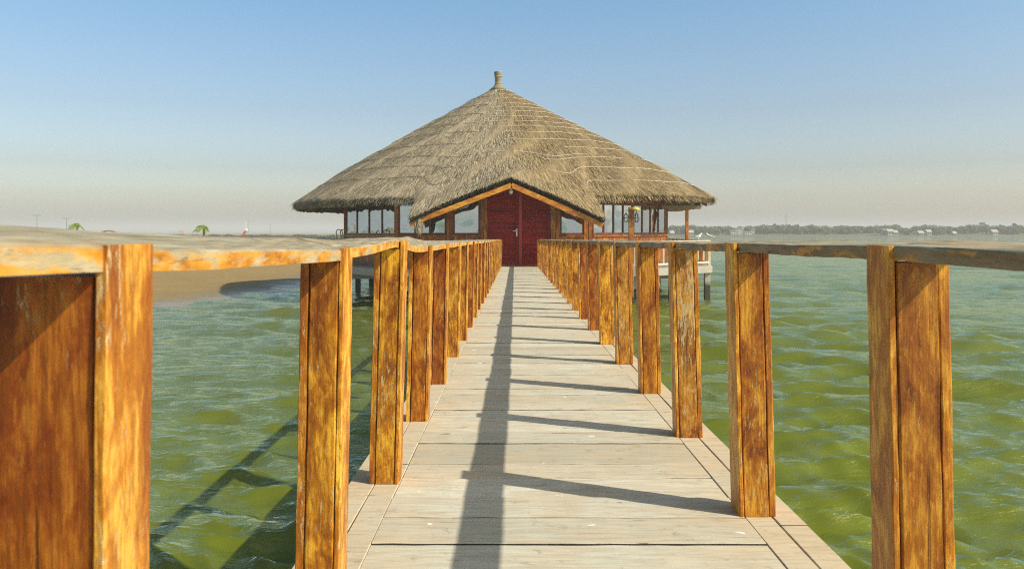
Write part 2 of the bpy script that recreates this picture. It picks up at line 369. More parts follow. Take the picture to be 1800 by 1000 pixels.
# ------------------------------------------------------------------ water (one sheet, finer near the pier)
def make_water():
    NR=1050; r=np.exp(np.linspace(math.log(.7),math.log(9000),NR))
    th=np.concatenate([np.linspace(-48,48,640), np.linspace(48,312,90)[1:-1]])*math.pi/180
    T=len(th)
    rr,tt=np.meshgrid(r,th,indexing='ij'); X=rr*np.sin(tt); Y=rr*np.cos(tt)
    Z=np.zeros_like(X); DX=np.zeros_like(X); DY=np.zeros_like(X)
    samp=rr*.0088+.012
    g=np.random.default_rng(3)
    for i in range(210):
        lam=.13*(5/.13)**g.random()**1.25; a=.0096*lam**.74*(.5+g.random())*(1.1 if lam<.9 else (.8 if lam<1.6 else .42))
        d=R(192)+g.normal()*(.30 if lam>.8 else .42)                      # wind blowing towards the camera and left
        k=2*math.pi/lam; kx,ky=k*math.sin(d),k*math.cos(d); ph=g.random()*6.28
        att=np.clip((lam/samp-2.2)/1.6,0,1)*a
        p=kx*X+ky*Y+ph
        Z+=att*np.cos(p); s=np.sin(p)*att*.5; DX-=s*kx/k; DY-=s*ky/k
    # patchy gusts
    pat=.75+.35*np.sin(X*.21+Y*.13+1)*np.sin(Y*.17-X*.09+2)
    left=np.clip((X+14)/8,0.25,1)
    Z*=pat*left
    V=np.stack([X+DX*left,Y+DY*left,Z],-1).reshape(-1,3)
    i=np.arange(NR-1)[:,None]*T; j=np.arange(T)[None,:]; j2=(j+1)%T
    Q=np.stack([i+j,i+T+j,i+T+j2,i+j2],-1).reshape(-1,4)
    c=len(V); V=np.vstack([V,[[0,0,0]]])
    # centre fan left open: it lies straight below the camera, under the deck boards
    o=np_mesh('water',V,Q[:,::-1],M_water,smooth=True); tag(o,'choppy green sea water around the pier and hut','water',kind='structure')
make_water()

# ------------------------------------------------------------------ sand bank and far shore
def shoreX(Y): return np.interp(Y,[-200,-60,0,10,18,24.3,31.8,60,150,400,600],[-500,-200,-60,-30,-17,-11.4,-9.3,-8.4,-20,-55,-60])
def fbm(x,y,s,oct_=4,seed=0):
    g=np.random.default_rng(seed); z=np.zeros_like(x); a=1
    for o in range(oct_):
        for k in range(4):
            d=g.random()*6.28; z=z+a*np.sin((x*np.cos(d)+y*np.sin(d))/s*6.28+g.random()*6.28)/4
        s*=.5; a*=.5
    return z
xs=np.concatenate([-np.geomspace(14,900,60)[::-1],np.linspace(-13.8,-4,120),np.linspace(-3,12,10)])
ys=np.concatenate([np.linspace(-200,12,30),np.linspace(12.3,45,160),np.geomspace(46,440,110)])
X,Y=np.meshgrid(xs,ys,indexing='ij')
sd=shoreX(Y)-X+fbm(X,Y,9,4,1)*.45
Zs=np.where(sd>0,.035*sd,.10*sd); Zs=np.clip(Zs,-.8,.32)+fbm(X,Y,3.1,4,2)*.012*(sd>0)
Zs=np.minimum(Zs,(425-Y+fbm(X,Y,60,2,3)*6)*.03); Zs+=0.004
n0,n1=X.shape; i=np.arange(n0-1)[:,None]*n1; j=np.arange(n1-1)[None,:]
Q=np.stack([i+j,i+n1+j,i+n1+j+1,i+j+1],-1).reshape(-1,4)
o=np_mesh('sand',np.stack([X,Y,Zs],-1).reshape(-1,3),Q,M_sand,smooth=True); tag(o,'flat brown sand bank left of the hut','sand',kind='structure')
def far_land():
    xs=np.linspace(45,700,120); ys=np.linspace(235,700,60); X,Y=np.meshgrid(xs,ys,indexing='ij')
    sh=268+fbm(X,Y,120,3,9)*6
    Z=np.clip((Y-sh)*.04,-.6,1.1); Z=np.minimum(Z,(X-50)*.08)
    n0,n1=X.shape; i=np.arange(n0-1)[:,None]*n1; j=np.arange(n1-1)[None,:]
    Q=np.stack([i+j,i+n1+j,i+n1+j+1,i+j+1],-1).reshape(-1,4)
    o=np_mesh('far_shore',np.stack([X,Y,Z],-1).reshape(-1,3),Q,simple('dry_shore_soil',(.13,.13,.06),.9,.3,.1),smooth=True); tag(o,'low far shore across the water','shore',kind='structure')
far_land()

# ------------------------------------------------------------------ the pier
Y_END=25.45; Y_BACK=-9.0
XL,XR=-.592,.893; JL,JR=-.412,.722
pier=empty('wooden_pier',(0,0,deckz(0)),'long footbridge of bleached grey boards leading straight to the hut door','pier')
pz=Vector(pier.location)
def P(mb,*a,**k):              # build a mesh given in world coordinates under a parent empty
    par=a[2]; off=Vector(par.matrix_basis.translation)
    if par.parent: off+=Vector(par.parent.matrix_basis.translation)
    mb.v=[(x-off.x,y-off.y,z-off.z) for x,y,z in mb.v]; return mb.build(*a,**k)
mb=MB()
bounds=[2.277,2.486,2.689,2.914,3.10,3.40,3.60,3.83]
y=bounds[0]
while y>Y_BACK: y-=.19+random.random()*.06; bounds.insert(0,y)
y=bounds[-1]
while y<Y_END-.25: y+=.17+random.random()*.09; bounds.append(y)
bounds[-1]=Y_END
for a,b in zip(bounds[:-1],bounds[1:]):
    gp=random.choice([.004,.007,.011,.014,.017]); dz=random.uniform(-.0038,.0038); sk=random.uniform(-.0035,.0035); n=18
    xe0=JL+.002; xe1=JR-.003
    top=[];nv=len(mb.v)
    wob=[random.uniform(-.0009,.0009) for _ in range(n+1)]; w2=[random.uniform(-.0009,.0009) for _ in range(n+1)]
    for q in range(n+1):
        x=xe0+(xe1-xe0)*q/n; ya=a+gp/2+sk*(q/n-.5)+wob[q]; yb=b-gp/2+sk*(q/n-.5)+w2[q]; zz=dz+w2[q]*.8
        c=.0025
        mb.v+= [(x,ya,deckz(ya)-.034),(x,ya,deckz(ya)-c+zz),(x,ya+c,deckz(ya)+zz),(x,yb-c,deckz(yb)+zz),(x,yb,deckz(yb)-c+zz),(x,yb,deckz(yb)-.034)]
    for q in range(n):
        s0=nv+q*6; s1=s0+6
        for e in range(6): mb.f.append((s0+e,s0+(e+1)%6,s1+(e+1)%6,s1+e))
    mb.f.append(tuple(nv+e for e in range(6))[::-1]); mb.f.append(tuple(nv+n*6+e for e in range(6)))
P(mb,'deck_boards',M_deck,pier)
def longboard(x0,x1,y0,y1,dz):
    mb=MB(); n=max(2,int((y1-y0)/.2)); c=.003
    for q in range(n+1):
        y=y0+(y1-y0)*q/n; z=deckz(y)+dz; w=random.uniform(-.001,.001)
        mb.v+=[(x0+w,y,z-.036),(x0+w,y,z-c),(x0+c+w,y,z),(x1-c+w,y,z),(x1+w,y,z-c),(x1+w,y,z-.036)]
    for q in range(n):
        s0=q*6;s1=s0+6
        for e in range(6): mb.f.append((s0+e,s1+e,s1+(e+1)%6,s0+(e+1)%6))
    mb.f.append(tuple(range(6))); mb.f.append(tuple(n*6+e for e in range(6))[::-1])
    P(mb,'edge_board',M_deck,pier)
for x0,x1 in ((XL,-.4990),(-.4972,JL+.0005),(JR-.0015,.8068),(.8086,XR)):
    y=Y_BACK+random.random()
    while y<Y_END:
        e=min(Y_END,y+random.uniform(2.6,4.2)); 
        if Y_END-e<.6: e=Y_END
        longboard(x0,x1,y,e-.005,random.uniform(-.0015,.0015)); y=e
M_under=simple('dark_beam_wood',(.10,.075,.045),.9,.3,6)
for x in (-.53,.15,.83):
    mb=MB(); mb.bar((x,Y_BACK,deckz(Y_BACK)-.12),(x,Y_END-.1,deckz(Y_END)-.12),.08,.16); P(mb,'beam',M_under,pier)
y=-6.0
while y<Y_END:
    for x in (-.45,.75):
        mb=MB(); mb.tube([(x,y,-1.2),(x,y,deckz(y)-.21)],.085,10); P(mb,'pile',M_pile,pier,smooth=True)
    mb=MB(); mb.bar((-.6,y,deckz(y)-.27),(.9,y,deckz(y)-.27),.09,.12); P(mb,'cross_beam',M_under,pier)
    y+=3.2

# ------------------------------------------------------------------ railings
LY=[.801,1.885,2.826,3.79,4.76,5.85,6.80]
while LY[-1]<24.6: LY.append(LY[-1]+.985+random.uniform(-.02,.02))
RY=[-.60,.45,1.48,2.496,3.49,4.478,5.536,6.58,7.61]
while RY[-1]<24.5: RY.append(RY[-1]+1.02+random.uniform(-.02,.02))
LY=[-4.2,-3.2,-2.2,-1.2,-.2]+LY
RY=[-4.6,-3.6,-2.6,-1.6]+RY
def zi_left(Y): return float(np.interp(Y,[-6,.3,.80,1.1,1.88,2.4,2.75,2.95,3.3,3.97,6,26],[-.004,0,-.006,-.014,-.024,-.012,-.001,-.008,-.028,-.033,-.027,-.024]))
def zo_left(Y): return float(np.interp(Y,[-6,.3,.85,1.4,2.3,3.3,3.9,4.5,6,26],[.016,.018,.014,.004,.000,.008,.010,-.010,-.012,-.014]))
def zi_right(Y): return float(np.interp(Y,[-6,1.5,2.6,3.6,5.7,26],[-.012,-.014,-.0145,-.018,-.020,-.020]))
def zo_right(Y): return zi_right(Y)+float(np.interp(Y,[0,2,4,26],[.013,.013,.010,.008]))
THK=.027
def rich_box(q0,q1,z0,z1,name,mat,par,bev=.003,jit=.0012,n=12):
    """q0/q1: bottom and top rectangles (x0,x1,y0,y1); subdivided, chamfered, slightly uneven"""
    mb=MB(); b=bev
    for k in range(n+1):
        t=k/n; x0,x1,y0,y1=[q0[i]+(q1[i]-q0[i])*t for i in range(4)]; z=z0+(z1-z0)*t
        j=[random.uniform(-jit,jit) for _ in range(8)]
        mb.v+=[(x0+b+j[0],y0+j[1],z),(x1-b+j[2],y0+j[1],z),(x1+j[3],y0+b,z),(x1+j[3],y1-b,z),(x1-b,y1+j[5],z),(x0+b,y1+j[5],z),(x0+j[7],y1-b,z),(x0+j[7],y0+b,z)]
    for k in range(n):
        s0=k*8;s1=s0+8
        for e in range(8): mb.f.append((s0+e,s0+(e+1)%8,s1+(e+1)%8,s1+e))
    mb.f.append(tuple(range(8))[::-1]); mb.f.append(tuple(n*8+e for e in range(8)))
    return P(mb,name,mat,par)
def railing(side,YS,label):
    rail=empty('timber_railing',(0.,0.,deckz(0)),label,'railing')
    for i,y in enumerate(YS):
        dep=.095; zb=deckz(y)+.001
        if side<0:
            zt=linez(y)+zi_left(y+.05); jx=random.uniform(-.004,.004); lx=random.uniform(-.004,.004)
            inb,outb=-.415+jx,-.520+jx; intp,outt=-.397+jx+lx,-.503+jx+lx; s=1
        else:
            zt=linez(y)+zi_right(y+.05); jx=random.uniform(-.004,.004); lx=random.uniform(-.004,.004)
            inb,outb=.7065+jx,.822+jx; intp,outt=.688+jx+lx,.803+jx+lx; s=-1
        if i==5 and side<0: inb,intp=-.417,-.407; outb,outt=-.56,-.548
        t=.013; to=.020; g=.0025; fr=.004
        def seg(a0,b0,a1,b1,z1,nm,mat,dy=0,par=rail,bev=.003):
            xa,xb=sorted((a0,b0)); xc,xd=sorted((a1,b1))
            return rich_box((xa,xb,y+dy,y+dep-dy),(xc,xd,y+dy,y+dep-dy),zb,z1,nm,mat,par,bev)
        mat=random.choice([M_post,M_post,M_post,M_post_pale,M_post_red])
        if side<0 and i in (5,6,7): mat=(M_post_red,M_post,M_post)[i-5]
        if side>0 and i in (6,7,8): mat=(M_post,M_post,M_post_pale)[i-6]
        zmain=zt-THK-.004
        post=seg(inb-s*(t+g),outb+s*(to+g),intp-s*(t+g),outt+s*(to+g),zmain,'post',mat)
        off=post
        a=seg(inb,inb-s*t,intp,intp-s*t,zt+.001,'strip',M_strip,-.0035 if i%2 else .001,rail,.0022)
        b=seg(outb+s*to,outb,outt+s*to,outt,zmain,'strip',M_strip,.002,rail,.0022)
        a.parent=post; b.parent=post
    # handrail boards, one per bay
    for i,y in enumerate(YS):
        ye=YS[i+1] if i+1<len(YS) else min(y+1.0,Y_END-.02)
        ya=y+.012 if i else y-.4
        def plank(x0,x1,f0,f1,dz,thk,jit=.0012):
            mb=MB(); n=22; c=.004; j0=random.uniform(-.0025,.0025)*(0 if side<0 else 1); ph=random.random()*6; bow=random.uniform(-.003,.002)
            for q in range(n+1):
                t=q/n; yy=ya+(ye+.010-ya)*t; base=linez(yy); w=bow*math.sin(math.pi*t)+.0012*math.sin(9*t+ph)
                z0=base+f0(yy)+w+j0; z1=base+f1(yy)+w*.6+j0+dz; r=[random.uniform(-jit,jit) for _ in range(4)]
                xx0=x0+r[0]+.0015*math.sin(7*t+ph); xx1=x1+r[1]
                mb.v+=[(xx0,yy,z0-thk+r[2]),(xx0,yy,z0-c),(xx0+c,yy,z0+r[3]*.3),((xx0+xx1)/2,yy,(z0+z1)/2+.001),(xx1-c,yy,z1),(xx1,yy,z1-c),(xx1,yy,z1-thk)]
            for q in range(n):
                s0=q*7;s1=s0+7
                for e in range(7): mb.f.append((s0+e,s1+e,s1+(e+1)%7,s0+(e+1)%7))
            mb.f.append(tuple(range(7))); mb.f.append(tuple(n*7+e for e in range(7))[::-1])
            P(mb,'rail_board',M_rail if side<0 else M_rail_dull,rail)
        if side<0:
            plank(-.524,-.412,zo_left,zi_left,0,THK)
        else:
            mid=lambda Y:(zi_right(Y)*.4+zo_right(Y)*.6)
            plank(.703,.772,zi_right,mid,0,THK)
            plank(.776,.828,lambda Y:mid(Y)-.002,lambda Y:zo_right(Y)-.002,0,.022)
    return rail
railing(-1,LY,'left-hand railing of flaking orange posts under a wavy grey handrail, on the sand bank side')
railing(1,RY,'right-hand railing of flaking orange posts under a grey-brown handrail, on the open water side')

# ------------------------------------------------------------------ hut
FZ=deckz(Y_END)            # floor level
CX,CY=-.68,33.0
hut=empty('thatched_hut',(CX,CY,FZ),'round thatched hut on stilts with dark red double doors at the pier end','hut')
APEX=8.42
def eave(th):
    """th: angle from the camera-facing direction, + to the right. returns (x,y,ztop) of the eave"""
    d=math.degrees(th)
    ga=Vector((-.13,24.35,linez(0)-CAMZ+2.45+ (404-311)/F*24.35)); tl=Vector((-3.12,23.95,2.45+(404-381)/F*23.95)); tr=Vector((2.68,23.95,2.45+(404-383)/F*23.95))
    ang=lambda p: math.degrees(math.atan2(p.x-CX,-(p.y-CY)))
    al,aa,ar=ang(tl),ang(ga),ang(tr)
    Rr=8.22+.12*math.cos(R(d*8+20))+.42*max(0,math.sin(th))
    ze=3.50 + (.22*max(0,math.sin(R(d))))
    norm=Vector((CX+Rr*math.sin(th),CY-Rr*math.cos(th),ze))
    def onray(a,b):
        # intersection in plan of the ray with segment a-b
        dx,dy=math.sin(th),-math.cos(th); ex,ey=b.x-a.x,b.y-a.y
        det=dx*(-ey)+ex*dy; fx,fy=a.x-CX,a.y-CY
        u=(dx*fy-dy*fx)/det
        # solve a+u*e = C+s*d
        u=(fx*dy-fy*dx)/(ey*dx-ex*dy); 
        p=a+(b-a)*u; p.z+=.05*math.sin(u*math.pi)
        return p
    if al<=d<=aa: return onray(tl,ga)
    if aa<d<=ar: return onray(ga,tr)
    for edge,tip in ((al,tl),(ar,tr)):
        dd=(edge-d) if edge==al else (d-ar)
        if 0<dd<2.6:
            k=dd/2.6; k=k*k*(3-2*k); return tip.lerp(norm,k)
    return norm
_dg=np.arange(-180,180,.25); _ev=[eave(R(a)) for a in _dg]
_er=np.array([math.hypot(e.x-CX,e.y-CY) for e in _ev]); _ez=np.array([e.z for e in _ev])
def _blur(a,w):
    if w<.3: return a
    k=np.exp(-.5*(np.arange(-int(3*w*4),int(3*w*4)+1)/(w*4))**2); k/=k.sum(); m=len(k)//2
    return np.convolve(np.concatenate([a[-m:],a,a[:m]]),k,'valid')
_LV=[(_blur(_er,w),_blur(_ez,w)) for w in (0,.8,1.6,2.4,3.4,4.6,6,8,10,12,14)]
def eave_s(th,t):
    d=(math.degrees(th)+180)%360/.25; i=int(d)%1440; j=(i+1)%1440; f=d-int(d)
    l=min(9.999,max(0,(1-t)*13)); a=int(l); g_=l-a
    out=[]
    for c in (0,1):
        v0=_LV[a][c][i]*(1-f)+_LV[a][c][j]*f; v1=_LV[a+1][c][i]*(1-f)+_LV[a+1][c][j]*f; out.append(v0*(1-g_)+v1*g_)
    return out
def sagprof(t): return -.10*math.sin(math.pi*t)*0 + .18*math.sin(math.pi*t)*(1-t)*0
def roofpt(th,t):
    re,ez=eave_s(th,t); d=math.degrees(th)
    Rn=8.6+.45*max(0,math.sin(th)); zn=3.5+.22*max(0,math.sin(th))
    kr=max(0,(t-.35)/.65)**2.2
    r=Rn*t+(re-Rn)*kr
    # plain cone height, then lift/drop to meet the eave over the last third
    zc=APEX+(zn-APEX)*(r/Rn)-.05*math.sin(3.1*t)
    dev=ez-(APEX+(zn-APEX)*(re/Rn))+.05*math.sin(3.1)
    k=max(0,(t-.42)/.58); k=k**2.0
    z=zc+dev*k
    return Vector((CX+math.sin(th)*r,CY-math.cos(th)*r,z))
def frange_th():
    a=list(np.linspace(-180,-30,110))+list(np.linspace(-30,40,330))[1:]+list(np.linspace(40,180,110))[1:]
    return [R(x) for x in a]
TH=frange_th(); NT_=70
V=[];UV=[]
g=np.random.default_rng(5)
THa=np.array(TH)
lumps=[(g.normal(),g.random()*6.28,g.integers(8,60),g.random()*9+2) for _ in range(24)]
for t in [0.012+ (1-.012)*k/NT_ for k in range(NT_+1)]:
    for th in TH:
        p=roofpt(th,t); 
        lz=sum(a*math.sin(f*th+ph+s*t*3) for a,ph,f,s in lumps)*.010*min(1,t*2)
        p.z+=lz; V.append(p); UV.append((th*8.5*1.0,t*10))
n=len(TH)
# rounded, thick eave lip and underside
lip=[(.015,-.04,.0),(-.03,-.16,0),(-.14,-.27,0)]
gth=[g.random() for _ in TH]
for (dr,dz,_) in lip:
    for q,th in enumerate(TH):
        e=roofpt(th,1.0); jr=.05*(gth[q]-.5)
        tk=.5 if -16<math.degrees(th)<22 else (1.15 if math.degrees(th)<-35 else .62)
        V.append(Vector((e.x+math.sin(th)*(dr+jr),e.y-math.cos(th)*(dr+jr),e.z+dz*tk+(.05*(gth[(q*7)%len(TH)]-.5))))); UV.append((th*8.5,10-dz))
for t in (.8,.5,.02):
    for th in TH:
        p=roofpt(th,t); p.z-=.38; V.append(p); UV.append((th*8.5,11+(1-t)*8))
rows=NT_+1+len(lip)+3
Q=[]
for k in range(rows-1):
    for q in range(n-1): Q.append((k*n+q,(k+1)*n+q,(k+1)*n+q+1,k*n+q+1))
V=np.array([tuple(v) for v in V])-np.array([CX,CY,FZ]); UV=np.array(UV)
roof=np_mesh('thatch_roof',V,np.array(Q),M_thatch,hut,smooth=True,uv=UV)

# loose straw laid down the slope, and the ragged fringe
def straw():
    vs=[];qs=[];uvs=[]
    def blade(p,d,side,L,w,lift,uv):
        b=len(vs); n_=Vector((0,0,1))
        tip=p+d*L+n_*lift
        vs.extend([p-side*w/2,p+side*w/2,tip+side*w*.25,tip-side*w*.25]); qs.append((b,b+1,b+2,b+3)); uvs.extend([uv]*4)
    def at(th,t):
        a=roofpt(th,t); b=roofpt(th,min(1,t+.02)) if t<.98 else a+(a-roofpt(th,t-.02)); d=(b-a).normalized()
        side=Vector((math.cos(th),math.sin(th),0)); return a,d,side
    for _ in range(62000):
        th=R(random.uniform(-95,95)); t=math.sqrt(random.random())*.975+.015
        a,d,side=at(th,t); L=random.uniform(.12,.40); w=random.uniform(.005,.014)
        d=(d+side*random.uniform(-.16,.16)).normalized()
        blade(a+Vector((0,0,random.uniform(.0,.03))),d,side,L,w,random.uniform(-.01,.02),(th*8.5,t*10))
    k=0
    for _ in range(9000):
        th=R(random.uniform(-115,115)) if random.random()<.5 else R(random.uniform(-24,30))
        a,d,side=at(th,1.0); k+=1
        p=a-d*.1+Vector((0,0,-random.uniform(0,.16 if not -15.5<math.degrees(th)<21.5 else .06))); out=Vector((math.sin(th),-math.cos(th),0))
        dd=(d*.6+Vector((0,0,-.55))+out*.25+side*random.uniform(-.35,.35)).normalized()
        blade(p,dd,side,random.uniform(.05,.12) if -15.5<math.degrees(th)<21.5 else random.uniform(.08,.30),random.uniform(.008,.026),0,(th*8.5,10))
    V=np.array([tuple(v) for v in vs])-np.array([CX,CY,FZ])
    o=np_mesh('straw_layer',V,np.array(qs),M_straw,roof,uv=np.array(uvs))
straw()
# cut straw ends along the edge
M_ends=leaf_mat('cut_straw_ends',(.012,.008,.004),(.40,.33,.20))
def ends():
    vs=[];qs=[]
    for _ in range(15000):
        th=R(random.uniform(-118,118)) if random.random()<.55 else R(random.uniform(-19,24))
        a=roofpt(th,1.0); b=roofpt(th,.97); d=(a-b).normalized(); side=Vector((math.cos(th),math.sin(th),0)); out=Vector((math.sin(th),-math.cos(th),0))
        k=random.random(); p=a-out*(.02+.11*k*k)-Vector((0,0,.02+.24*k*(.45 if abs(math.degrees(th)-3)<19 else 1)))
        dd=(d*.8+out*.5+side*random.uniform(-.3,.3)+Vector((0,0,random.uniform(-.5,.1)))).normalized(); L=random.uniform(.04,.11); w=random.uniform(.014,.03)
        i=len(vs); vs.extend([p-side*w/2-Vector((0,0,w/2)),p+side*w/2-Vector((0,0,w/2)),p+dd*L+side*w/2+Vector((0,0,w/2)),p+dd*L-side*w/2+Vector((0,0,w/2))]); qs.append((i,i+1,i+2,i+3))
    np_mesh('straw_ends',np.array([tuple(v) for v in vs])-np.array([CX,CY,FZ]),np.array(qs),M_ends,roof)
ends()
# ropes
def rope(t0,a,b,tilt,mat,rad,nm='rope'):
    mb=MB(); n=int(abs(b-a)/1.2)+2; ph=random.random()*6
    pts=[]
    for q in range(n+1):
        d=a+(b-a)*q/n; th=R(d); t=t0+tilt*(d-a)/100+.0025*math.sin(d*.3+ph)
        p=roofpt(th,min(t,.985)); out=Vector((math.sin(th),-math.cos(th),.9)).normalized()
        pts.append(p+out*.05)
    mb.tube(pts,rad,5); mb.v=[(x-CX,y-CY,z-FZ) for x,y,z in mb.v]; mb.build(nm,mat,roof)
for i,t0 in enumerate([.06,.11,.155,.20,.245,.29,.34,.385,.435,.49]):
    rope(t0,-4+random.uniform(-6,4),96,random.uniform(-.01,.02),M_rope,.0065)
rope(.56,6,80,.0,M_rope,.007); rope(.63,26,60,.0,M_rope,.007); rope(.72,14,46,-.02,M_rope,.007); rope(.70,62,96,.0,M_rope,.007)
rope(.80,14,96,-.0,M_rope,.008); rope(.905,22.5,97,-.0,M_rope,.008); rope(.68,0,32,.05,M_rope,.008)
for i,t0 in enumerate([.15,.24,.33,.42,.51,.61,.70,.79,.88]): rope(t0,-96,random.uniform(-14,-5),-.03+random.uniform(0,.02),M_drope,.008)
mb=MB(); mb.lathe([(.0,-.25),(.40,-.24),(.22,-.10),(.145,.0),(.125,.06),(.13,.2),(.15,.38),(.165,.50),(.15,.54),(.0,.55)],18,(CX-.01,CY,8.45)); mb.v=[(x-CX+random.uniform(-.008,.008),y-CY,z-FZ) for x,y,z in mb.v]
fin=mb.build('finial',simple('bound_straw',(.24,.20,.12),.9,.4,30,bump=.8),roof,smooth=True)
mb=MB()
for z in (8.52,8.78,8.98): mb.lathe([(.150,-.012),(.165,0),(.150,.012)],16,(CX,CY,z))
mb.v=[(x-CX,y-CY,z-FZ) for x,y,z in mb.v]; mb.build('rope',M_rope,roof)

def HB(mb,name,mat,par=hut,**k):
    off=Vector(hut.location); mb.v=[(x-off.x,y-off.y,z-off.z) for x,y,z in mb.v]; return mb.build(name,mat,par,**k)
YW=25.62
SILL=2.45-(413-404)/F*YW       # 2.285
LINT=3.32
def gz(px,Y):                   # underside of the gable beams
    if px<898: return 2.45+(404-(390+(px-728)*(325-390)/(898-728)))/F*Y
    return 2.45+(404-(325+(px-898)*(393-325)/(1060-898)))/F*Y
# gable beams (front rafters) and back row
for (a,b) in ((W(720,394,24.12),W(899,326,24.12)),(W(899,326,24.12),W(1060,396,24.12))):
    mb=MB(); mb.bar(a,b,.12,.15); o=HB(mb,'rafter',M_beam)
for yy in (25.0,):
    for (a,b) in ((W(724,391,yy),W(899,325,yy)),(W(899,325,yy),W(1056,392,yy))):
        mb=MB(); mb.bar(a,b,.08,.10); HB(mb,'rafter',M_brown)
# boarding closing the gable between wall top and thatch
def xw(px,Y=YW): return (px-PX0)/F*Y
# doors
dl,dm,dr=xw(857),xw(911),xw(967)
FB=FZ+.012
def door(x0,x1,top0,top1,handle):
    mb=MB(); hx=x1-x0; z=FB+.04; k=0
    # framed, ledged panel of horizontal boards
    st=.085
    zt=lambda x: top0+(top1-top0)*(x-x0)/(x1-x0)
    while z<min(top0,top1)-.16:
        h=.155; mb.box(x0+st,x1-st,YW+.012,YW+.035,z+.005,z+h-.005); z+=h
    mb.hexa([(x0+st,YW-.005,z),(x1-st,YW-.005,z),(x1-st,YW+.03,z),(x0+st,YW+.03,z)],[(x0+st,YW-.005,zt(x0+st)),(x1-st,YW-.005,zt(x1-st)),(x1-st,YW+.03,zt(x1-st)),(x0+st,YW+.03,zt(x0+st))])
    d=HB(mb,'door',M_red)
    mb=MB()
    for a,b in ((x0,x0+st),(x1-st,x1)):
        mb.hexa([(a,YW-.02,FB),(b,YW-.02,FB),(b,YW+.04,FB),(a,YW+.04,FB)],[(a,YW-.02,zt(a)),(b,YW-.02,zt(b)),(b,YW+.04,zt(b)),(a,YW+.04,zt(a))])
    mb.box(x0+st,x1-st,YW-.018,YW+.038,FB,FB+.10); HB(mb,'stile',M_red,d)
    if handle:
        mb=MB(); hx=x1-.045; hz=FB+1.06
        mb.box(hx-.02,hx+.02,YW-.032,YW-.0205,hz-.12,hz+.13); mb.tube([(hx,YW-.03,hz+.05),(hx,YW-.085,hz+.05),(hx-.12,YW-.085,hz+.05)],.014,8); HB(mb,'handle',M_white,d)
door(dl,dm-.003,gz(857,YW)+.05,gz(898,YW)+.02,True)
door(dm+.003,dr,gz(905,YW)+.0,gz(967,YW)+.05,False)
# vertical cover strip between leaves
mb=MB(); mb.box(dm+.02,dm+.12,YW-.045,YW-.0215,FB+.01,gz(915,YW)-.02); HB(mb,'cover_strip',M_red2)
mb=MB(); mb.box(dl-.03,dr+.03,YW-.12,YW+.05,FZ+.002,FZ+.05); HB(mb,'door_sill',M_gold)
# wall posts at the front
def wpost(p0,p1,z1,Y=YW,d=.12,z0=None,mat=M_gold,nm='wall_post'):
    mb=MB(); mb.box(xw(p0,Y),xw(p1,Y),Y-d/2,Y+d/2,(FZ if z0 is None else z0),z1); return HB(mb,nm,mat,bevel=.008)
for p0,p1 in ((844.5,850.2),(850.8,856.4),(968,976),(977,984),(785,796),(1026.5,1033.5),(1034.5,1041)):
    wpost(p0,p1,min(gz(p0,YW),gz(p1,YW))+.10)
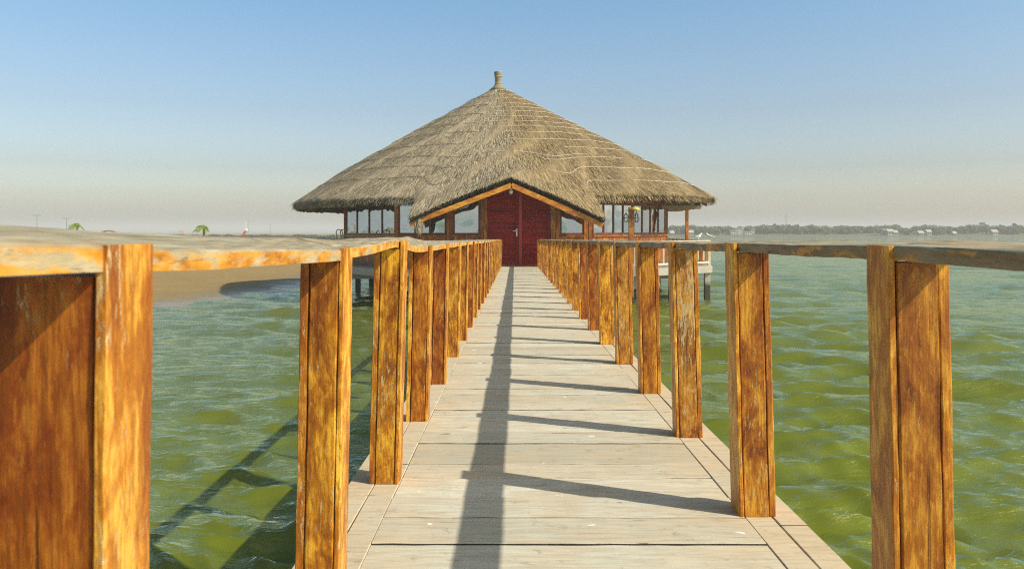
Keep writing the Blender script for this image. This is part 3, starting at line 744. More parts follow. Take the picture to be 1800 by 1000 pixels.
# lower wall boarding strips (vertical, golden brown)
def boards(a,b,z0,z1,name='wall_panel',mat=M_gold,w=.14,th=.04):
    a=Vector((a[0],a[1],0)); b=Vector((b[0],b[1],0)); L=(b-a).length; n=max(1,round(L/w)); d=(b-a)/n; mb=MB(); u=d.normalized(); nn=Vector((-u.y,u.x,0))
    for i in range(n):
        p=a+d*i+u*.003; q=a+d*(i+1)-u*.003; t=th/2+random.uniform(0,.004)
        lo=[p-nn*t,q-nn*t,q+nn*t,p+nn*t]; mb.hexa([(v.x,v.y,z0) for v in lo],[(v.x,v.y,z1) for v in lo])
    return HB(mb,name,mat)
def window(a,b,z0,z1,zt2=None,npane=1,fr=.05,mat=M_brown,sill=True,tilt=0):
    """window in plan from a to b; npane upright lights with mullions"""
    a=Vector((a[0],a[1],0)); b=Vector((b[0],b[1],0)); u=(b-a).normalized(); nn=Vector((u.y,-u.x,0)); L=(b-a).length
    zt2=z1 if zt2 is None else zt2
    zt=lambda s: z1+(zt2-z1)*s/L
    win=empty('window',(0,0,0)); win.parent=hut
    def slab(s0,s1,za,zb,t,off=0,za2=None,zb2=None):
        mb=MB(); za2=za if za2 is None else za2; zb2=zb if zb2 is None else zb2
        p=a+u*s0; q=a+u*s1
        f=lambda v,k: v+nn*(off+k)
        mb.hexa([(*f(p,t/2).xy,za),(*f(q,t/2).xy,za2),(*f(q,-t/2).xy,za2),(*f(p,-t/2).xy,za)],[(*f(p,t/2).xy,zb),(*f(q,t/2).xy,zb2),(*f(q,-t/2).xy,zb2),(*f(p,-t/2).xy,zb)]); return mb
    fm=MB()
    def app(m): b0=len(fm.v); fm.v+=m.v; fm.f+=[tuple(i+b0 for i in q) for q in m.f]
    app(slab(fr,L-fr,z0,z0+fr*1.3,.07)); app(slab(fr,L-fr,zt(fr)-fr,zt(fr),.07,0,zt(L-fr)-fr,zt(L-fr)))
    app(slab(0,fr,z0,zt(0),.072,0,None,zt(fr))); app(slab(L-fr,L,z0,zt(L-fr),.072,0,None,zt(L)))
    for i in range(1,npane):
        s=fr+(L-2*fr)*i/npane; app(slab(s-fr/2,s+fr/2,z0+fr*1.3,zt(s)-fr,.065,0))
    off=Vector(hut.location)
    fm.v=[(x-off.x,y-off.y,z-off.z) for x,y,z in fm.v]; fm.build('frame',mat,win)
    for i in range(npane):
        s0=fr+(L-2*fr)*i/npane+(fr/2 if i else 0); s1=fr+(L-2*fr)*(i+1)/npane-(fr/2 if i<npane-1 else 0)
        if zt(s1)-fr<z0+.1: continue
        m=slab(s0,s1,z0+fr*1.3,zt(s0)-fr,.008,0,None,zt(s1)-fr); m.v=[(x-off.x,y-off.y,z-off.z) for x,y,z in m.v]; m.build('pane',M_glass,win)
    if sill:
        m=slab(-.02,L+.02,z0-.06,z0-.002,.12,.02); m.v=[(x-off.x,y-off.y,z-off.z) for x,y,z in m.v]; m.build('sill',M_gold,win)
    return win
zt_=lambda px: gz(px,YW)+.03
window((xw(797),YW),(xw(843.5),YW),SILL,zt_(797),zt_(843.5),1)
window((xw(984.5),YW),(xw(1026),YW),SILL,zt_(984.5),zt_(1026),1)
boards((xw(797),YW),(xw(843.5),YW),FZ,SILL-.06); boards((xw(984.5),YW),(xw(1026),YW),FZ,SILL-.06)
# plan of the remaining walls
A=(xw(697),YW+.1); B=(-6.35,29.9); C_=(-6.2,36.5); D=(-3.4,39.8); E=(2.4,39.8); G=(5.6,36.5); I=(5.62,29.6); J=(xw(1041),YW)
window((A[0]+.06,YW+.03),(xw(784.5),YW),SILL,LINT,LINT,3)
boards((A[0]+.06,YW+.03),(xw(784.5),YW),FZ,SILL-.06)
window(B,A,SILL-.02,LINT+.02,None,4); boards(B,A,FZ,SILL-.08)
Jm=(4.05,27.35)
window(J,Jm,SILL,LINT,None,4); boards(J,Jm,FZ,SILL-.06)
window(Jm,I,SILL,LINT,None,4); boards(Jm,I,FZ,SILL-.06)
for p,q,k in ((C_,B,6),(D,C_,5),(E,D,6),(G,E,5),(I,G,6)):
    window(p,q,SILL,LINT,None,k); boards(p,q,FZ,SILL-.06)
for p,w in ((A,.16),(B,.12),(C_,.14),(D,.14),(E,.14),(G,.14),(I,.12),(Jm,.10)):
    mb=MB(); mb.box(p[0]-w/2,p[0]+w/2,p[1]-w/2,p[1]+w/2,FZ,LINT+.28); HB(mb,'wall_post',M_gold,bevel=.01)
# wall plate beam above the windows
for p,q in ((B,A),(J,Jm),(Jm,I),(C_,B),(D,C_),(E,D),(G,E),(I,G),((A[0],YW),(xw(784),YW))):
    mb=MB(); mb.bar((p[0],p[1],LINT+.10),(q[0],q[1],LINT+.10),.10,.16); HB(mb,'wall_plate',M_brown)
# rafters under the thatch round the eaves
for d in list(range(-172,-24,12))+list(range(32,176,12)):
    th=R(d); a=roofpt(th,.30); b=roofpt(th,.965); mb=MB(); mb.bar(a-Vector((0,0,.46)),b-Vector((0,0,.46)),.07,.10); HB(mb,'rafter',M_brown)
# bundled ends of the thatch at the left gable foot
mb=MB(); p=W(738,388,24.1)
for _ in range(420):
    a=random.random()*6.28; rr=.10*math.sqrt(random.random()); q=p+Vector((rr*math.cos(a),rr*math.sin(a)+.03,random.uniform(-.05,.12))); L=random.uniform(.12,.42); w=random.uniform(.006,.014)
    e=q+Vector((-.03+random.uniform(-.05,.05),random.uniform(-.06,.03),-L)); k=len(mb.v)
    mb.v+=[tuple(q-Vector((w,0,0))),tuple(q+Vector((w,0,0))),tuple(e+Vector((w*.4,0,0))),tuple(e-Vector((w*.4,0,0)))]; mb.f.append((k,k+1,k+2,k+3))
HB(mb,'straw_bundle',M_straw)
# porch lamp
mb=MB(); c=W(898,329,24.6); mb.tube([c+Vector((0,0,.08)),c],.016,6); mb.lathe([(.0,.02),(.035,.02),(.035,-.06),(.0,-.06)],12,c); o1=HB(mb,'lamp_holder',M_white)
mb=MB(); mb.lathe([(.02,-.06),(.05,-.10),(.062,-.15),(.05,-.20),(.0,-.225)],14,c); HB(mb,'bulb',M_white,smooth=True)
# floor
mb=MB(); pts=[A,J,Jm,I,G,E,D,C_,B]
mb.v=[(p[0],p[1],FZ-.004) for p in pts]+[(p[0],p[1],FZ-.08) for p in pts]; k=len(pts)
mb.f=[tuple(range(k)),tuple(range(k,2*k))[::-1]]+[(i,i+k,(i+1)%k+k,(i+1)%k) for i in range(k)]
HB(mb,'floor',simple('timber_floor',(.20,.13,.07),.6,.2,4))

# platform: slab, beams and piles
plat=empty('hut_platform',(0,33,0),'grey concrete platform on square piles carrying the thatched hut and its terrace','platform')
def PB(mb,name,mat,par=plat,**k): return P(mb,name,mat,par,**k)
SLT=FZ-.085
outline=[(-4.5,25.5),(4.3,25.5),(6.87,27.7),(6.87,38.6),(3.6,41.4),(-3.8,41.4),(-6.9,38.5),(-6.9,28.9)]
mb=MB(); k=len(outline); mb.v=[(x,y,SLT) for x,y in outline]+[(x,y,SLT-.24) for x,y in outline]
mb.f=[tuple(range(k)),tuple(range(k,2*k))[::-1]]+[(i,i+k,(i+1)%k+k,(i+1)%k) for i in range(k)]
PB(mb,'slab',M_conc)
for y in (26.2,28.6,31.5,34.5,37.5,40.3):
    hw=4.0 if y<27 or y>40 else 6.3
    mb=MB(); mb.box(-hw,hw,y-.12,y+.12,SLT-.50,SLT-.242); PB(mb,'beam',M_conc)
pile_xy=[(-4.1,25.75),(-1.5,25.9),(1.2,25.9),(3.75,25.75),(4.7,26.4),(5.35,27.2),(6.72,27.85),(-6.5,29.2)]
for y in (29.5,32.5,35.5,38.3):
    for x in (-6.4,-3.3,0,3.3,6.4): pile_xy.append((x,y))
for x,y in pile_xy:
    w=.095; mb=MB(); mb.box(x-w,x+w,y-w,y+w,-1.4,SLT-.242); PB(mb,'pile',M_pile,bevel=.012)
mb=MB(); c=W(1108.5,470,26.2); mb.lathe([(0,.17),(.08,.16),(.10,.10),(.10,-.12),(.08,-.17),(0,-.18)],16,c); PB(mb,'float_drum',M_white,smooth=True)

# terrace balustrade
RT=SLT+.86
def balustrade(pts,label):
    t=empty('terrace_balustrade',(pts[0][0],pts[0][1],SLT),label,'balustrade')
    for a,b in zip(pts[:-1],pts[1:]):
        a3=Vector((a[0],a[1],0)); b3=Vector((b[0],b[1],0)); L=(b3-a3).length; u=(b3-a3)/L
        mb=MB(); mb.bar((a[0],a[1],RT),(b[0],b[1],RT),.11,.045); P(mb,'top_rail',M_creamwood,t)
        mb=MB(); mb.bar((a[0],a[1],SLT+.12),(b[0],b[1],SLT+.12),.05,.05); P(mb,'bottom_rail',M_creamwood,t)
        n=max(2,round(L/.42))
        for i in range(n+1):
            p=a3+u*(L*i/n); big=i%3==0
            mb=MB(); w=.045 if big else .028; mb.box(p.x-w,p.x+w,p.y-w,p.y+w,SLT+.0 if big else SLT+.147,RT-.0235); P(mb,'baluster',M_creamwood if i%2==0 else M_gold,t)
    return t
balustrade([(3.1,25.62),(4.25,25.62),(6.78,27.78),(6.78,38.4)],'cream wooden balustrade with brown balusters along the right edge of the hut terrace')
balustrade([(-6.8,38.4),(-6.8,29.0)],'cream wooden balustrade along the left edge of the hut terrace')

# side shelter behind, on the terrace
sh=empty('side_shelter',(6.4,31,SLT),'low straw shelter on a slim wooden pole beyond the right eave of the hut','shelter')
ps=W(1207.5,404,29.5)
mb=MB(); mb.box(ps.x-.055,ps.x+.055,29.45,29.56,SLT,3.27); P(mb,'pole',M_gold,sh,bevel=.008)
mb=MB(); mb.box(ps.x-.055,ps.x+.055,34.0,34.11,SLT,3.27); P(mb,'pole',M_gold,sh,bevel=.008)
vs=[];g2=random.Random(4)
N=60; 
for r_,(dz) in enumerate((0,.12,.12,.0)):
    for i in range(N+1):
        y=29.2+5.2*i/N; x=(5.4,5.4,6.78,6.85)[r_]+g2.uniform(-.03,.03); vs.append((x,y,3.26+dz*.9+g2.uniform(-.03,.03)-(0 if r_<2 else .02)))
q=[]
for r_ in range(4):
    for i in range(N): a=r_*(N+1)+i; b=((r_+1)%4)*(N+1)+i; q.append((a,a+1,b+1,b))
mb=MB(); mb.v=vs; mb.f=q+[(0,N+1,2*(N+1),3*(N+1)),(N,2*N+1,3*N+2,4*N+3)]
so=P(mb,'thatch_cover',M_thatch,sh)
# lantern post
lp=empty('lantern_post',(3.8,25.3,SLT),'brown post with a yellow dish and two wire lanterns right of the red doors','lamp post')
c=W(1109,404,25.2)
mb=MB(); mb.box(c.x-.075,c.x+.075,25.13,25.28,SLT-.9,3.16); P(mb,'post',M_gold,lp,bevel=.01)
mb=MB(); mb.lathe([(.0,.10),(.07,.09),(.12,.05),(.17,.0),(.165,-.012),(.10,.03),(.0,.05)],20,(c.x+.13,25.12,3.08)); P(mb,'dish',M_yellow,lp,smooth=True)
for sx in (-.17,.16):
    x=c.x+sx; z=2.98
    mb=MB(); mb.tube([(c.x,25.1,z+.08),(x,25.1,z+.08),(x,25.1,z)],.012,6)
    pr=[(.02,0),(.05,-.06),(.085,-.16),(.085,-.22),(.05,-.28),(.0,-.30)]
    for k in range(6):
        t=k*math.pi/3; mb.tube([(x+r_*math.cos(t),25.1+r_*math.sin(t),z+zz) for r_,zz in pr],.008,5)
    mb.lathe([(.09,-.15),(.095,-.16),(.09,-.17)],12,(x,25.1,z)); P(mb,'lantern',M_iron,lp)

# chairs inside, seen through the panes
def chair(loc,rz,first=[None]):
    if first[0] is None:
        c=empty('terrace_chair',loc,'white metal chair behind the glass of the hut front','chair','white chairs inside the hut')
        mb=MB(); mb.box(-.22,.22,-.22,.22,.43,.46); mb.build('seat',M_white,c,bevel=.008)
        for sx in(-1,1):
            for sy in(-1,1):
                mb=MB(); mb.tube([(sx*.20,sy*.20,0),(sx*.19,sy*.19,.43)],.014,6); mb.build('leg',M_white,c)
        mb=MB(); mb.tube([(-.2,.2,.45),(-.2,.25,.85),(-.1,.27,.95),(.1,.27,.95),(.2,.25,.85),(.2,.2,.45)],.015,6)
        for x in(-.1,0,.1): mb.tube([(x,.2,.46),(x,.27,.94)],.009,5)
        mb.build('backrest',M_white,c); first[0]=c
    else:
        c=copy_tree(first[0]); c.location=loc
    c.rotation_euler=(0,0,rz); return c
labs=['white metal chair behind the big pane left of the red doors, nearest the door post','white metal chair behind the pane left of the red doors, nearest the window post','white metal chair behind the pane right of the red doors, turned sideways','white metal chair behind the pane right of the red doors, set further back']
for (x,y,rz),lb in zip([(-1.35,26.5,2.6),(-1.95,27.0,.4),(1.75,26.6,1.3),(2.1,27.6,-.5)],labs):
    c=chair((x,y,FZ),rz); c['label']=lb

# ------------------------------------------------------------------ birds on the balustrade
def bird(px,Y,rz,label):
    x=(px-PX0)/F*Y; b=empty('seabird',(x,Y,RT+.022),label,'bird'); b.rotation_euler=(0,0,rz)
    me=bpy.data.meshes.new('body'); bm=bmesh.new(); sl=bm.verts.layers.skin.verify() if False else None
    mb=MB(); n=12
    spine=[((-.15,0,.11),.006),((-.11,0,.115),.018),((-.05,0,.115),.040),((.02,0,.13),.052),((.075,0,.155),.042),((.105,0,.19),.024),((.12,0,.215),.022),((.14,0,.23),.027),((.16,0,.23),.018),((.172,0,.225),.006)]
    mb.tube([p for p,_ in spine],[r for _,r in spine],n)
    for s in(-1,1): mb.tube([(.0,s*.022,.10),(.005,s*.022,.05),(.0,s*.022,.0),(.03,s*.022,.004)],[.009,.005,.005,.003],6)
    mb.build('body',M_white,b,smooth=True)
    mb=MB(); mb.tube([(.168,0,.225),(.19,0,.221),(.205,0,.214)],[.008,.005,.002],6); mb.build('beak',M_yellow,b)
    for s in(-1,1):
        mb=MB(); mb.tube([(.06,s*.042,.15),(0,s*.050,.14),(-.08,s*.036,.125),(-.17,s*.012,.118)],[.014,.022,.016,.003],8); mb.v=[(x_,y_*1.0,z_) for x_,y_,z_ in mb.v]; mb.build('wing',simple('grey_feathers',(.45,.45,.44),.7,.15,12),b,smooth=True)
bird(1227,27.2,.5,'small white seabird standing upright on the terrace balustrade, nearer the wooden pole')
bird(1249,27.78,2.6,'white seabird on the right-hand corner of the terrace balustrade')

# curled ladder handle left of the hut
lad=empty('boarding_ladder',(-6.2,27.9,0),'curled metal handle of a boarding ladder at the left of the hut','ladder')
for dx in (0,.28):
    p=W(592,417,27.9); c0=Vector((p.x+dx*.3,27.9+dx,0)); mb=MB()
    mb.tube([c0+Vector((0,0,.4)),c0+Vector((0,0,2.25)),c0+Vector((-.02,0,2.38)),c0+Vector((.02,0,2.45)),c0+Vector((.12,0,2.46)),c0+Vector((.2,0,2.38)),c0+Vector((.21,0,2.2)),c0+Vector((.21,0,1.3))],.02,7); P(mb,'handle',simple('weathered_pipe',(.35,.28,.16),.5),lad,smooth=True)
for z in (.6,.9,1.2):
    mb=MB(); mb.bar((c0.x,27.9,z),(c0.x,28.18,z),.04,.03,(0,0,1)); P(mb,'rung',M_conc,lad)

# ------------------------------------------------------------------ the sand bank's far side
def palm(px,py,Y,size,label,lean=0):
    base=Vector(((px-PX0)/F*Y,Y,.25)); hz=2.45+(404-py)/F*Y-.25
    o=empty('palm_tree',base,label,'palm tree')
    mb=MB(); mb.tube([(0,0,0),(lean*.3,0,hz*.4),(lean*.8,0,hz*.8),(lean,0,hz)],[.16,.12,.11,.10],8); mb.build('trunk',M_bark,o,smooth=True)
    mb=MB()
    for i in range(26):
        az=i*2.399; el=random.uniform(.2,1.5); L=size*random.uniform(.75,1.1); top=Vector((lean,0,hz)); d=Vector((math.cos(az),math.sin(az),0)); wind=Vector((-.25,0,0))
        pts=[]
        for q in range(9):
            t=q/8; pts.append(top+d*L*t*math.cos(el)*1.0+wind*L*t*t+Vector((0,0,L*(math.sin(el)*t-.75*t*t))))
        sd=d.cross(Vector((0,0,1))).normalized()
        for q in range(1,9):
            for s in(-1,1):
                for k in (0,.5):
                    p=pts[q-1].lerp(pts[q],k); ll=size*.30*math.sin(math.pi*min(1,(q+k)/9.5))+.02
                    tip=p+sd*s*ll*.8+(pts[q]-pts[q-1]).normalized()*ll*.6+Vector((0,0,-ll*.45)); w=(pts[q]-pts[q-1])*.4
                    b0=len(mb.v); mb.v+=[tuple(p),tuple(p+w),tuple(tip)]; mb.f.append((b0,b0+1,b0+2))
        mb.tube(pts,[.02*(1-q/10) for q in range(9)],4)
    mb.build('crown',M_palm,o)
palm(360,402,72,1.0,'short green palm tree on the sand bank, seen above the left handrail',-.1)
palm(131,398,72,.9,'short yellow-green palm tree at the far left beside a lamp pole',.25)
def lamp_pole(px,ytop,Y,arms,label):
    o=empty('street_lamp',((px-PX0)/F*Y,Y,.25),label,'street lamp','street lamps on the sand bank'); h=2.2+(404-ytop)/F*Y
    mb=MB(); mb.tube([(0,0,0),(0,0,h)],[.09,.05],8); mb.build('pole',M_bark,o)
    for s in arms:
        mb=MB(); mb.tube([(0,0,h-.3),(s*.5,0,h),(s*1.1,0,h-.05)],.035,6); mb.build('arm',M_bark,o)
        mb=MB(); mb.box(s*1.1-.3,s*1.1+.3,-.12,.12,h-.16,h-.06); mb.build('lamp_head',M_conc,o)
lamp_pole(65,378,230,(-1,1),'tall thin double-armed street lamp, leftmost on the horizon')
lamp_pole(117,383,240,(-1,1),'thin double-armed street lamp rising behind the leftmost palm')
lamp_pole(436,389,300,(-1,1),'thin street lamp just right of the red and white beached boat')
lamp_pole(475,394,340,(-1,),'faint small street lamp nearest the hut roof')
# dome shelter
o=empty('beach_shelter',((191-PX0)/F*140,140,.25),'brown arched beach shelter on the sand bank','shelter')
mb=MB()
for k,(r0,z) in enumerate(((1.45,0),)): pass
n=18
for yy in (-.6,.6):
    for i in range(n+1):
        t=math.pi*i/n; mb.v.append((1.4*math.cos(t),yy,1.35+.75*math.sin(t))); mb.v.append((1.22*math.cos(t),yy,1.35+.60*math.sin(t)))
m=2*(n+1)
for i in range(n):
    a=2*i
    mb.f+=[(a,a+2,a+3,a+1),(m+a,m+a+1,m+a+3,m+a+2),(a,m+a,m+a+2,a+2),(a+1,a+3,m+a+3,m+a+1)]
mb.build('roof',simple('brown_shelter',(.20,.12,.06),.8),o)
for sx in(-1,1):
    for sy in(-.5,.5):
        mb=MB(); mb.tube([(sx*1.3,sy,0),(sx*1.3,sy,1.5)],.06,6); mb.build('pole',M_bark,o)
o=empty('beach_parasol',((321-PX0)/F*200,200,.25),'faded pink parasol on the sand bank left of the middle palm','parasol')
mb=MB(); mb.tube([(0,0,0),(0,0,2.1)],.04,6); mb.build('pole',M_white,o)
mb=MB(); mb.lathe([(1.2,1.65),(.9,1.9),(.5,2.02),(0,2.1)],8); mb.build('canopy',simple('pink_cloth',(.42,.24,.22),.8),o)
# beached boat
Yb=170; bo=empty('beached_boat',((432-PX0)/F*Yb,Yb,.25),'red and white sailing dinghy with bare masts hauled up on the sand','boat')
M_redp=simple('red_hull_paint',(.42,.06,.07),.4); M_blue=simple('blue_cloth',(.03,.06,.40),.6)
def hull(L,Wd,Hh,name,mat,par,m=Matrix.Identity(4)):
    mb=MB(); n=14
    for i in range(n+1):
        t=i/n; x=-L/2+L*t; w=Wd/2*math.sin(math.pi*(.06+.9*t))**.6; zz=Hh*(1+.35*(2*t-1)**2)
        for (a,b) in ((-1,zz),(-.85,zz*.45),(-.35,.05),(.35,.05),(.85,zz*.45),(1,zz)): mb.v.append(tuple(m@Vector((x,w*a,b))))
    for i in range(n):
        for k in range(5): a=i*6+k; mb.f.append((a,a+1,a+7,a+6))
        mb.f.append((i*6+5,i*6,i*6+6,i*6+11))
    mb.f.append(tuple(range(6))[::-1]); mb.f.append(tuple(n*6+k for k in range(6)))
    return mb.build(name,mat,par,smooth=False)
hull(2.0,.6,.45,'hull',M_redp,bo,Matrix.Translation((-.1,0,1.3))@Matrix.Rotation(R(-62),4,'Y'))
mb=MB(); mb.box(-.30,.32,-.3,.3,1.95,2.5); mb.build('cabin',M_white,bo,bevel=.05)
for x in(-.12,.22):
    mb=MB(); mb.tube([(x,0,2.4),(x,0,4.2)],.03,6); mb.build('mast',M_white,bo)
for x in(-.8,.7):
    mb=MB(); mb.bar((x,-.4,0),(x*.6,.4,1.2),.08,.08); mb.build('cradle_leg',M_bark,bo)
cv=empty('covered_crate',((444-PX0)/F*165,165,.25),'small blue covered crate beside the beached boat','crate')
mb=MB(); mb.box(-.26,.26,-.3,.3,.0,.95); mb.build('crate',M_bark,cv,bevel=.03)
mb=MB(); mb.box(-.30,.30,-.34,.34,.955,1.15); mb.build('cover',M_blue,cv,bevel=.05)
# rows of shrubs (uncountable)
def shrubs(name,x0,x1,Y,h,n,label,seed):
    g=random.Random(seed); vs=[];qs=[]
    for _ in range(n):
        x=g.uniform(x0,x1); cl=.5+.5*math.sin(x*.9+seed)*math.sin(x*.37); y=Y+g.uniform(-1,1)*1.2; hz=h*(.45+.75*cl)*g.random()**.6
        c=Vector((x,y,.22+hz)); s=g.uniform(.12,.3)
        d1=Vector((g.uniform(-1,1),g.uniform(-1,1),g.uniform(-1,1))).normalized()*s; d2=d1.cross(Vector((g.uniform(-1,1),g.uniform(-1,1),g.uniform(-1,1)))).normalized()*s*.7
        b=len(vs); vs+= [c-d1,c+d2,c+d1,c-d2]; qs.append((b,b+1,b+2,b+3))
    o=np_mesh(name,np.array([tuple(v) for v in vs]),np.array(qs),M_hedge); tag(o,label,'shrubs',kind='stuff')
shrubs('shrub_row',-125,-42,230,.75,9000,'far row of low dark shrubs across the sand bank',1)
shrubs('shrub_row',-46,-26,165,.75,4000,'nearer short row of low shrubs on the sand beside the hut',2)

# ------------------------------------------------------------------ far shore: trees, houses, mast
def tree_proto(kind,seed):
    g=random.Random(seed); o=empty('shore_tree',(0,0,0))
    h,w={'round':(5.0,5.5),'tall':(6.4,4.2),'flat':(5.2,7.5),'bush':(3.2,5.5),'lolly':(6.6,2.9)}[kind]
    ch={'round':.34,'tall':.28,'flat':.45,'bush':.08,'lolly':.78}[kind]*h
    mb=MB(); mb.tube([(0,0,-.2),(.1,0,ch*.5),(0,.1,ch)],[.28,.2,.16],7)
    for i in range(5):
        a=g.random()*6.28; mb.tube([(0,.05,ch*.8),(math.cos(a)*w*.16,math.sin(a)*w*.16,ch+(h-ch)*.3),(math.cos(a)*w*.3,math.sin(a)*w*.3,ch+(h-ch)*.55)],[.12,.08,.03],5)
    mb.build('trunk',M_bark,o)
    vs=[];qs=[]; blobs=[]
    for _ in range(15):
        a=g.random()*6.28; r=g.random()**.6*w*.36; z=ch+(h-ch)*(.15+.75*g.random()); r*=math.sqrt(max(.1,1-((z-ch)/(h-ch)-.35)**2*1.6)); blobs.append((r*math.cos(a),r*math.sin(a),z,g.uniform(.12,.22)*w*(.8 if kind!='lolly' else 1)))
    for _ in range(1500):
        bx,by,bz,br=g.choice(blobs); d=Vector((g.gauss(0,1),g.gauss(0,1),g.gauss(0,.8))).normalized()*br*g.uniform(.55,1.08); d.z*=.75
        c=Vector((bx,by,bz))+d; s=g.uniform(.12,.28)
        d1=Vector((g.uniform(-1,1),g.uniform(-1,1),g.uniform(-1,1))).normalized()*s; d2=d1.cross(Vector((g.uniform(-1,1),g.uniform(-1,1),g.uniform(-1,1)))).normalized()*s*.7
        b=len(vs); vs+=[c-d1,c+d2,c+d1,c-d2]; qs.append((b,b+1,b+2,b+3))
    np_mesh('crown',np.array([tuple(v) for v in vs]),np.array(qs),M_leaf if seed%2 else M_leaf2,o)
    return o
protos={k:tree_proto(k,i+1) for i,k in enumerate(['round','tall','flat','bush','lolly'])}
desc={'round':'round-crowned hazy green tree','tall':'tall narrow hazy green tree','flat':'wide flat-topped hazy green tree','bush':'low bushy hazy tree','lolly':'lone bare-stemmed tree with a small high crown'}
used=set(); spots=[]
# (px, top y, kind)
for px,top,k in [(1180,405,'bush'),(1192,402,'round'),(1204,401,'bush'),(1215,400,'round'),(1228,397,'round'),(1240,397,'tall'),(1252,396,'round'),(1262,398,'tall'),(1270,396,'round'),(1281,402,'bush'),(1290,402,'round'),
    (1311,400,'bush'),(1322,402,'round'),(1331,397,'tall'),(1338,398,'tall'),(1348,403,'bush'),(1361,394,'lolly'),(1356,403,'round'),(1372,402,'bush'),(1383,399,'round'),(1393,401,'bush'),(1403,402,'round'),(1413,398,'round'),(1421,396,'flat'),(1432,398,'round'),(1446,400,'tall'),(1455,403,'bush'),(1464,398,'round'),(1474,398,'flat'),(1484,402,'bush'),(1496,398,'round'),(1506,403,'bush'),(1522,404,'bush'),(1538,397,'round'),(1548,404,'bush'),(1572,400,'round'),(1588,399,'round'),(1600,404,'bush'),(1617,401,'round'),(1628,402,'bush'),(1640,404,'bush'),(1658,402,'round'),(1672,404,'bush'),(1682,403,'bush'),(1695,398,'flat'),(1706,396,'flat'),(1727,391,'tall'),(1735,397,'round'),(1748,397,'round'),(1758,395,'tall'),(1770,399,'flat'),(1784,393,'lolly'),(1790,397,'flat'),(1803,398,'round'),(1199,404,'bush'),(1235,402,'bush'),(1258,403,'bush'),(1440,404,'bush'),(1716,400,'round'),(1780,402,'bush'),(1560,405,'bush'),(1650,406,'bush'),(1367,404,'bush'),(1425,403,'bush'),(1530,405,'bush')]:
    spots.append((px,top,k))
px=1176
while px<1806:
    spots.append((px,random.choice([399,401,402,400,398]),random.choice(['bush','round','bush','flat']))); px+=random.uniform(4.5,8.5)
spots.sort()
fh={'round':5.0,'tall':6.4,'flat':5.2,'bush':3.2,'lolly':6.6}
ordn=['first','second','third','fourth','fifth','sixth','seventh','eighth','ninth','tenth','eleventh','twelfth','thirteenth','fourteenth','fifteenth','sixteenth','seventeenth','eighteenth','nineteenth','twentieth']
cnt={}
def ordinal(n):
    tens=['','','twenty','thirty','forty','fifty','sixty','seventy','eighty','ninety']
    return ordn[n-1] if n<=20 else (tens[n//10]+('-'+ordn[n%10-1] if n%10 else 'ieth')).replace('yieth','ieth')
for px,top,k in spots:
    Yt=296+random.uniform(-12,26); src=protos[k]
    t=copy_tree(src) if k in used else src; used.add(k)
    x=(px-PX0)/F*Yt; hh=2.45+(404-top)/F*Yt-.5; s=hh/fh[k]
    if k=='bush': s*=1.15
    t.location=(x,Yt,.5); t.scale=(s*random.uniform(.9,1.2)*(1.25 if k in('round','flat','bush') else .95),)*2+(s,); t.rotation_euler=(0,0,random.random()*6.28)
    cnt[k]=cnt.get(k,0)+1
    tag(t,f'{desc[k]} on far shore, {ordinal(cnt[k])} counting from hut','tree','trees along the far shore')
M_wall=simple('whitewashed_wall',(.42,.41,.38),.8,.08,2); M_wall2=simple('sandy_wall',(.55,.48,.38),.8,.12,2); M_pane=simple('dark_opening',(.06,.07,.08),.3)
def house(px,wpx,top,storeys,mat,label,Y=283,roofkind='flat',group='houses on the far shore'):
    x=(px-PX0)/F*Y; w=wpx/F*Y; h=2.45+(404-top)/F*Y-.3; o=empty('shore_house',(x,Y,.3),label,'house',group); d=w*.8+1
    mb=MB(); mb.box(-w/2,w/2,0,d,-.5,h); mb.build('wall',mat,o)
    if roofkind=='flat':
        mb=MB(); mb.box(-w/2-.15,w/2+.15,-.15,d+.15,h+.002,h+.18); mb.build('roof',mat,o)
    else:
        mb=MB(); mb.v=[(-w/2-.2,-.3,h+.003),(w/2+.2,-.3,h+.003),(w/2+.2,d+.3,h+.003),(-w/2-.2,d+.3,h+.003),(-w/2-.2,d/2,h+.9),(w/2+.2,d/2,h+.9)]; mb.f=[(3,2,1,0),(0,1,5,4),(2,3,4,5),(0,4,3),(1,2,5)]; mb.build('roof',M_wall,o)
    nw=max(2,int(w/.8)); sh_=h/storeys
    for s in range(storeys):
        for i in range(nw):
            cx=-w/2+w*(i+.5)/nw; mb=MB(); mb.box(cx-.18,cx+.18,-.03,.05,s*sh_+sh_*.35,s*sh_+sh_*.78); mb.build('window',M_pane,o)
house(1300,11,402,3,M_wall,'white three-storey block standing out among the far trees')
house(1305.5,4,399,1,M_wall,'narrow white stair tower against the white three-storey block',286)
house(1289,9,405,2,M_wall,'small pale two-storey house left of the white block')
house(1316,12,408,2,M_wall2,'sand-coloured house just right of the white block')
house(1324,7,404,2,M_wall,'whitish house with an upper room right of the sand-coloured house',287)
house(1556,8,405,1,M_wall,'white cottage, left of the bright pair halfway along the far shore',283,'gable')
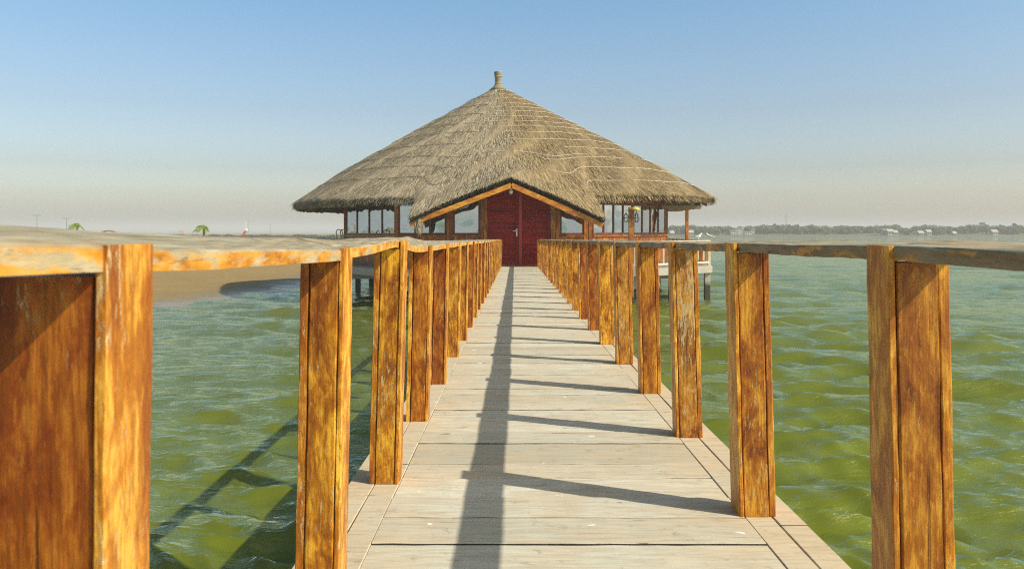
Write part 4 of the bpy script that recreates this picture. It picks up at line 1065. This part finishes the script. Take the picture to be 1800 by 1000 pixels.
house(1566,10,407,1,M_wall,'white cottage, middle of the bright cluster on the far shore',281,'gable')
house(1575,6,409,1,M_wall,'tiny white cottage, right end of the bright cluster',281,'gable')
house(1620,8,410,1,M_wall,'low white cottage under two round trees on the far shore',281,'gable')
house(1634,7,408,1,M_wall2,'low sandy cottage with a pale roof on the far shore',283,'gable')
house(1679,5,411,1,M_wall,'tiny white hut alone between low bushes on the far shore',281,'gable')
house(1750,9,408,1,M_wall2,'pale cottage under the tall trees near the right end of the far shore',283,'gable')
house(1214,10,409,1,M_wall,'white cottage seen between the terrace pole and the first seabird',281,'gable')
house(1182,6,410,1,M_wall,'white cottage close against the right side of the hut windows',281,'gable')
# lattice mast
o=empty('radio_mast',((1382-PX0)/F*300,300,.6),'thin grey lattice radio mast rising above the far trees','mast'); hm=2.45+(404-376)/F*300-.6
mb=MB(); w=.22
for sx in(-1,1):
    for sy in(-1,1): mb.tube([(sx*w,sy*w,0),(sx*w*.5,sy*w*.5,hm)],.022,4)
k=0;z=0
while z<hm-.6:
    f=1-.5*z/hm; f2=1-.5*(z+.6)/hm
    mb.tube([(-w*f,-w*f,z),(w*f2,-w*f2,z+.6)],.02,4); mb.tube([(w*f,w*f,z),(-w*f2,w*f2,z+.6)],.02,4); z+=.6
mb.build('lattice',M_conc,o)
mb=MB(); mb.tube([(0,0,hm),(0,0,hm+1.2)],.03,5); mb.build('antenna',M_conc,o)

# ------------------------------------------------------------------ dusty air
mb=MB(); mb.box(-9600,9600,-9600,9600,-2.5,15)
hz=mb.build('haze',bpy.data.materials.new('dusty_air')); m=hz.data.materials[0]; m.use_nodes=True; m.node_tree.nodes.clear()
vo=m.node_tree.nodes.new('ShaderNodeVolumePrincipled'); vo.inputs['Density'].default_value=.0013; vo.inputs['Color'].default_value=(.98,.98,.95,1); vo.inputs['Anisotropy'].default_value=0
oo=m.node_tree.nodes.new('ShaderNodeOutputMaterial'); m.node_tree.links.new(vo.outputs[0],oo.inputs['Volume'])
tag(hz,'pale dusty haze over the water','haze',kind='stuff')
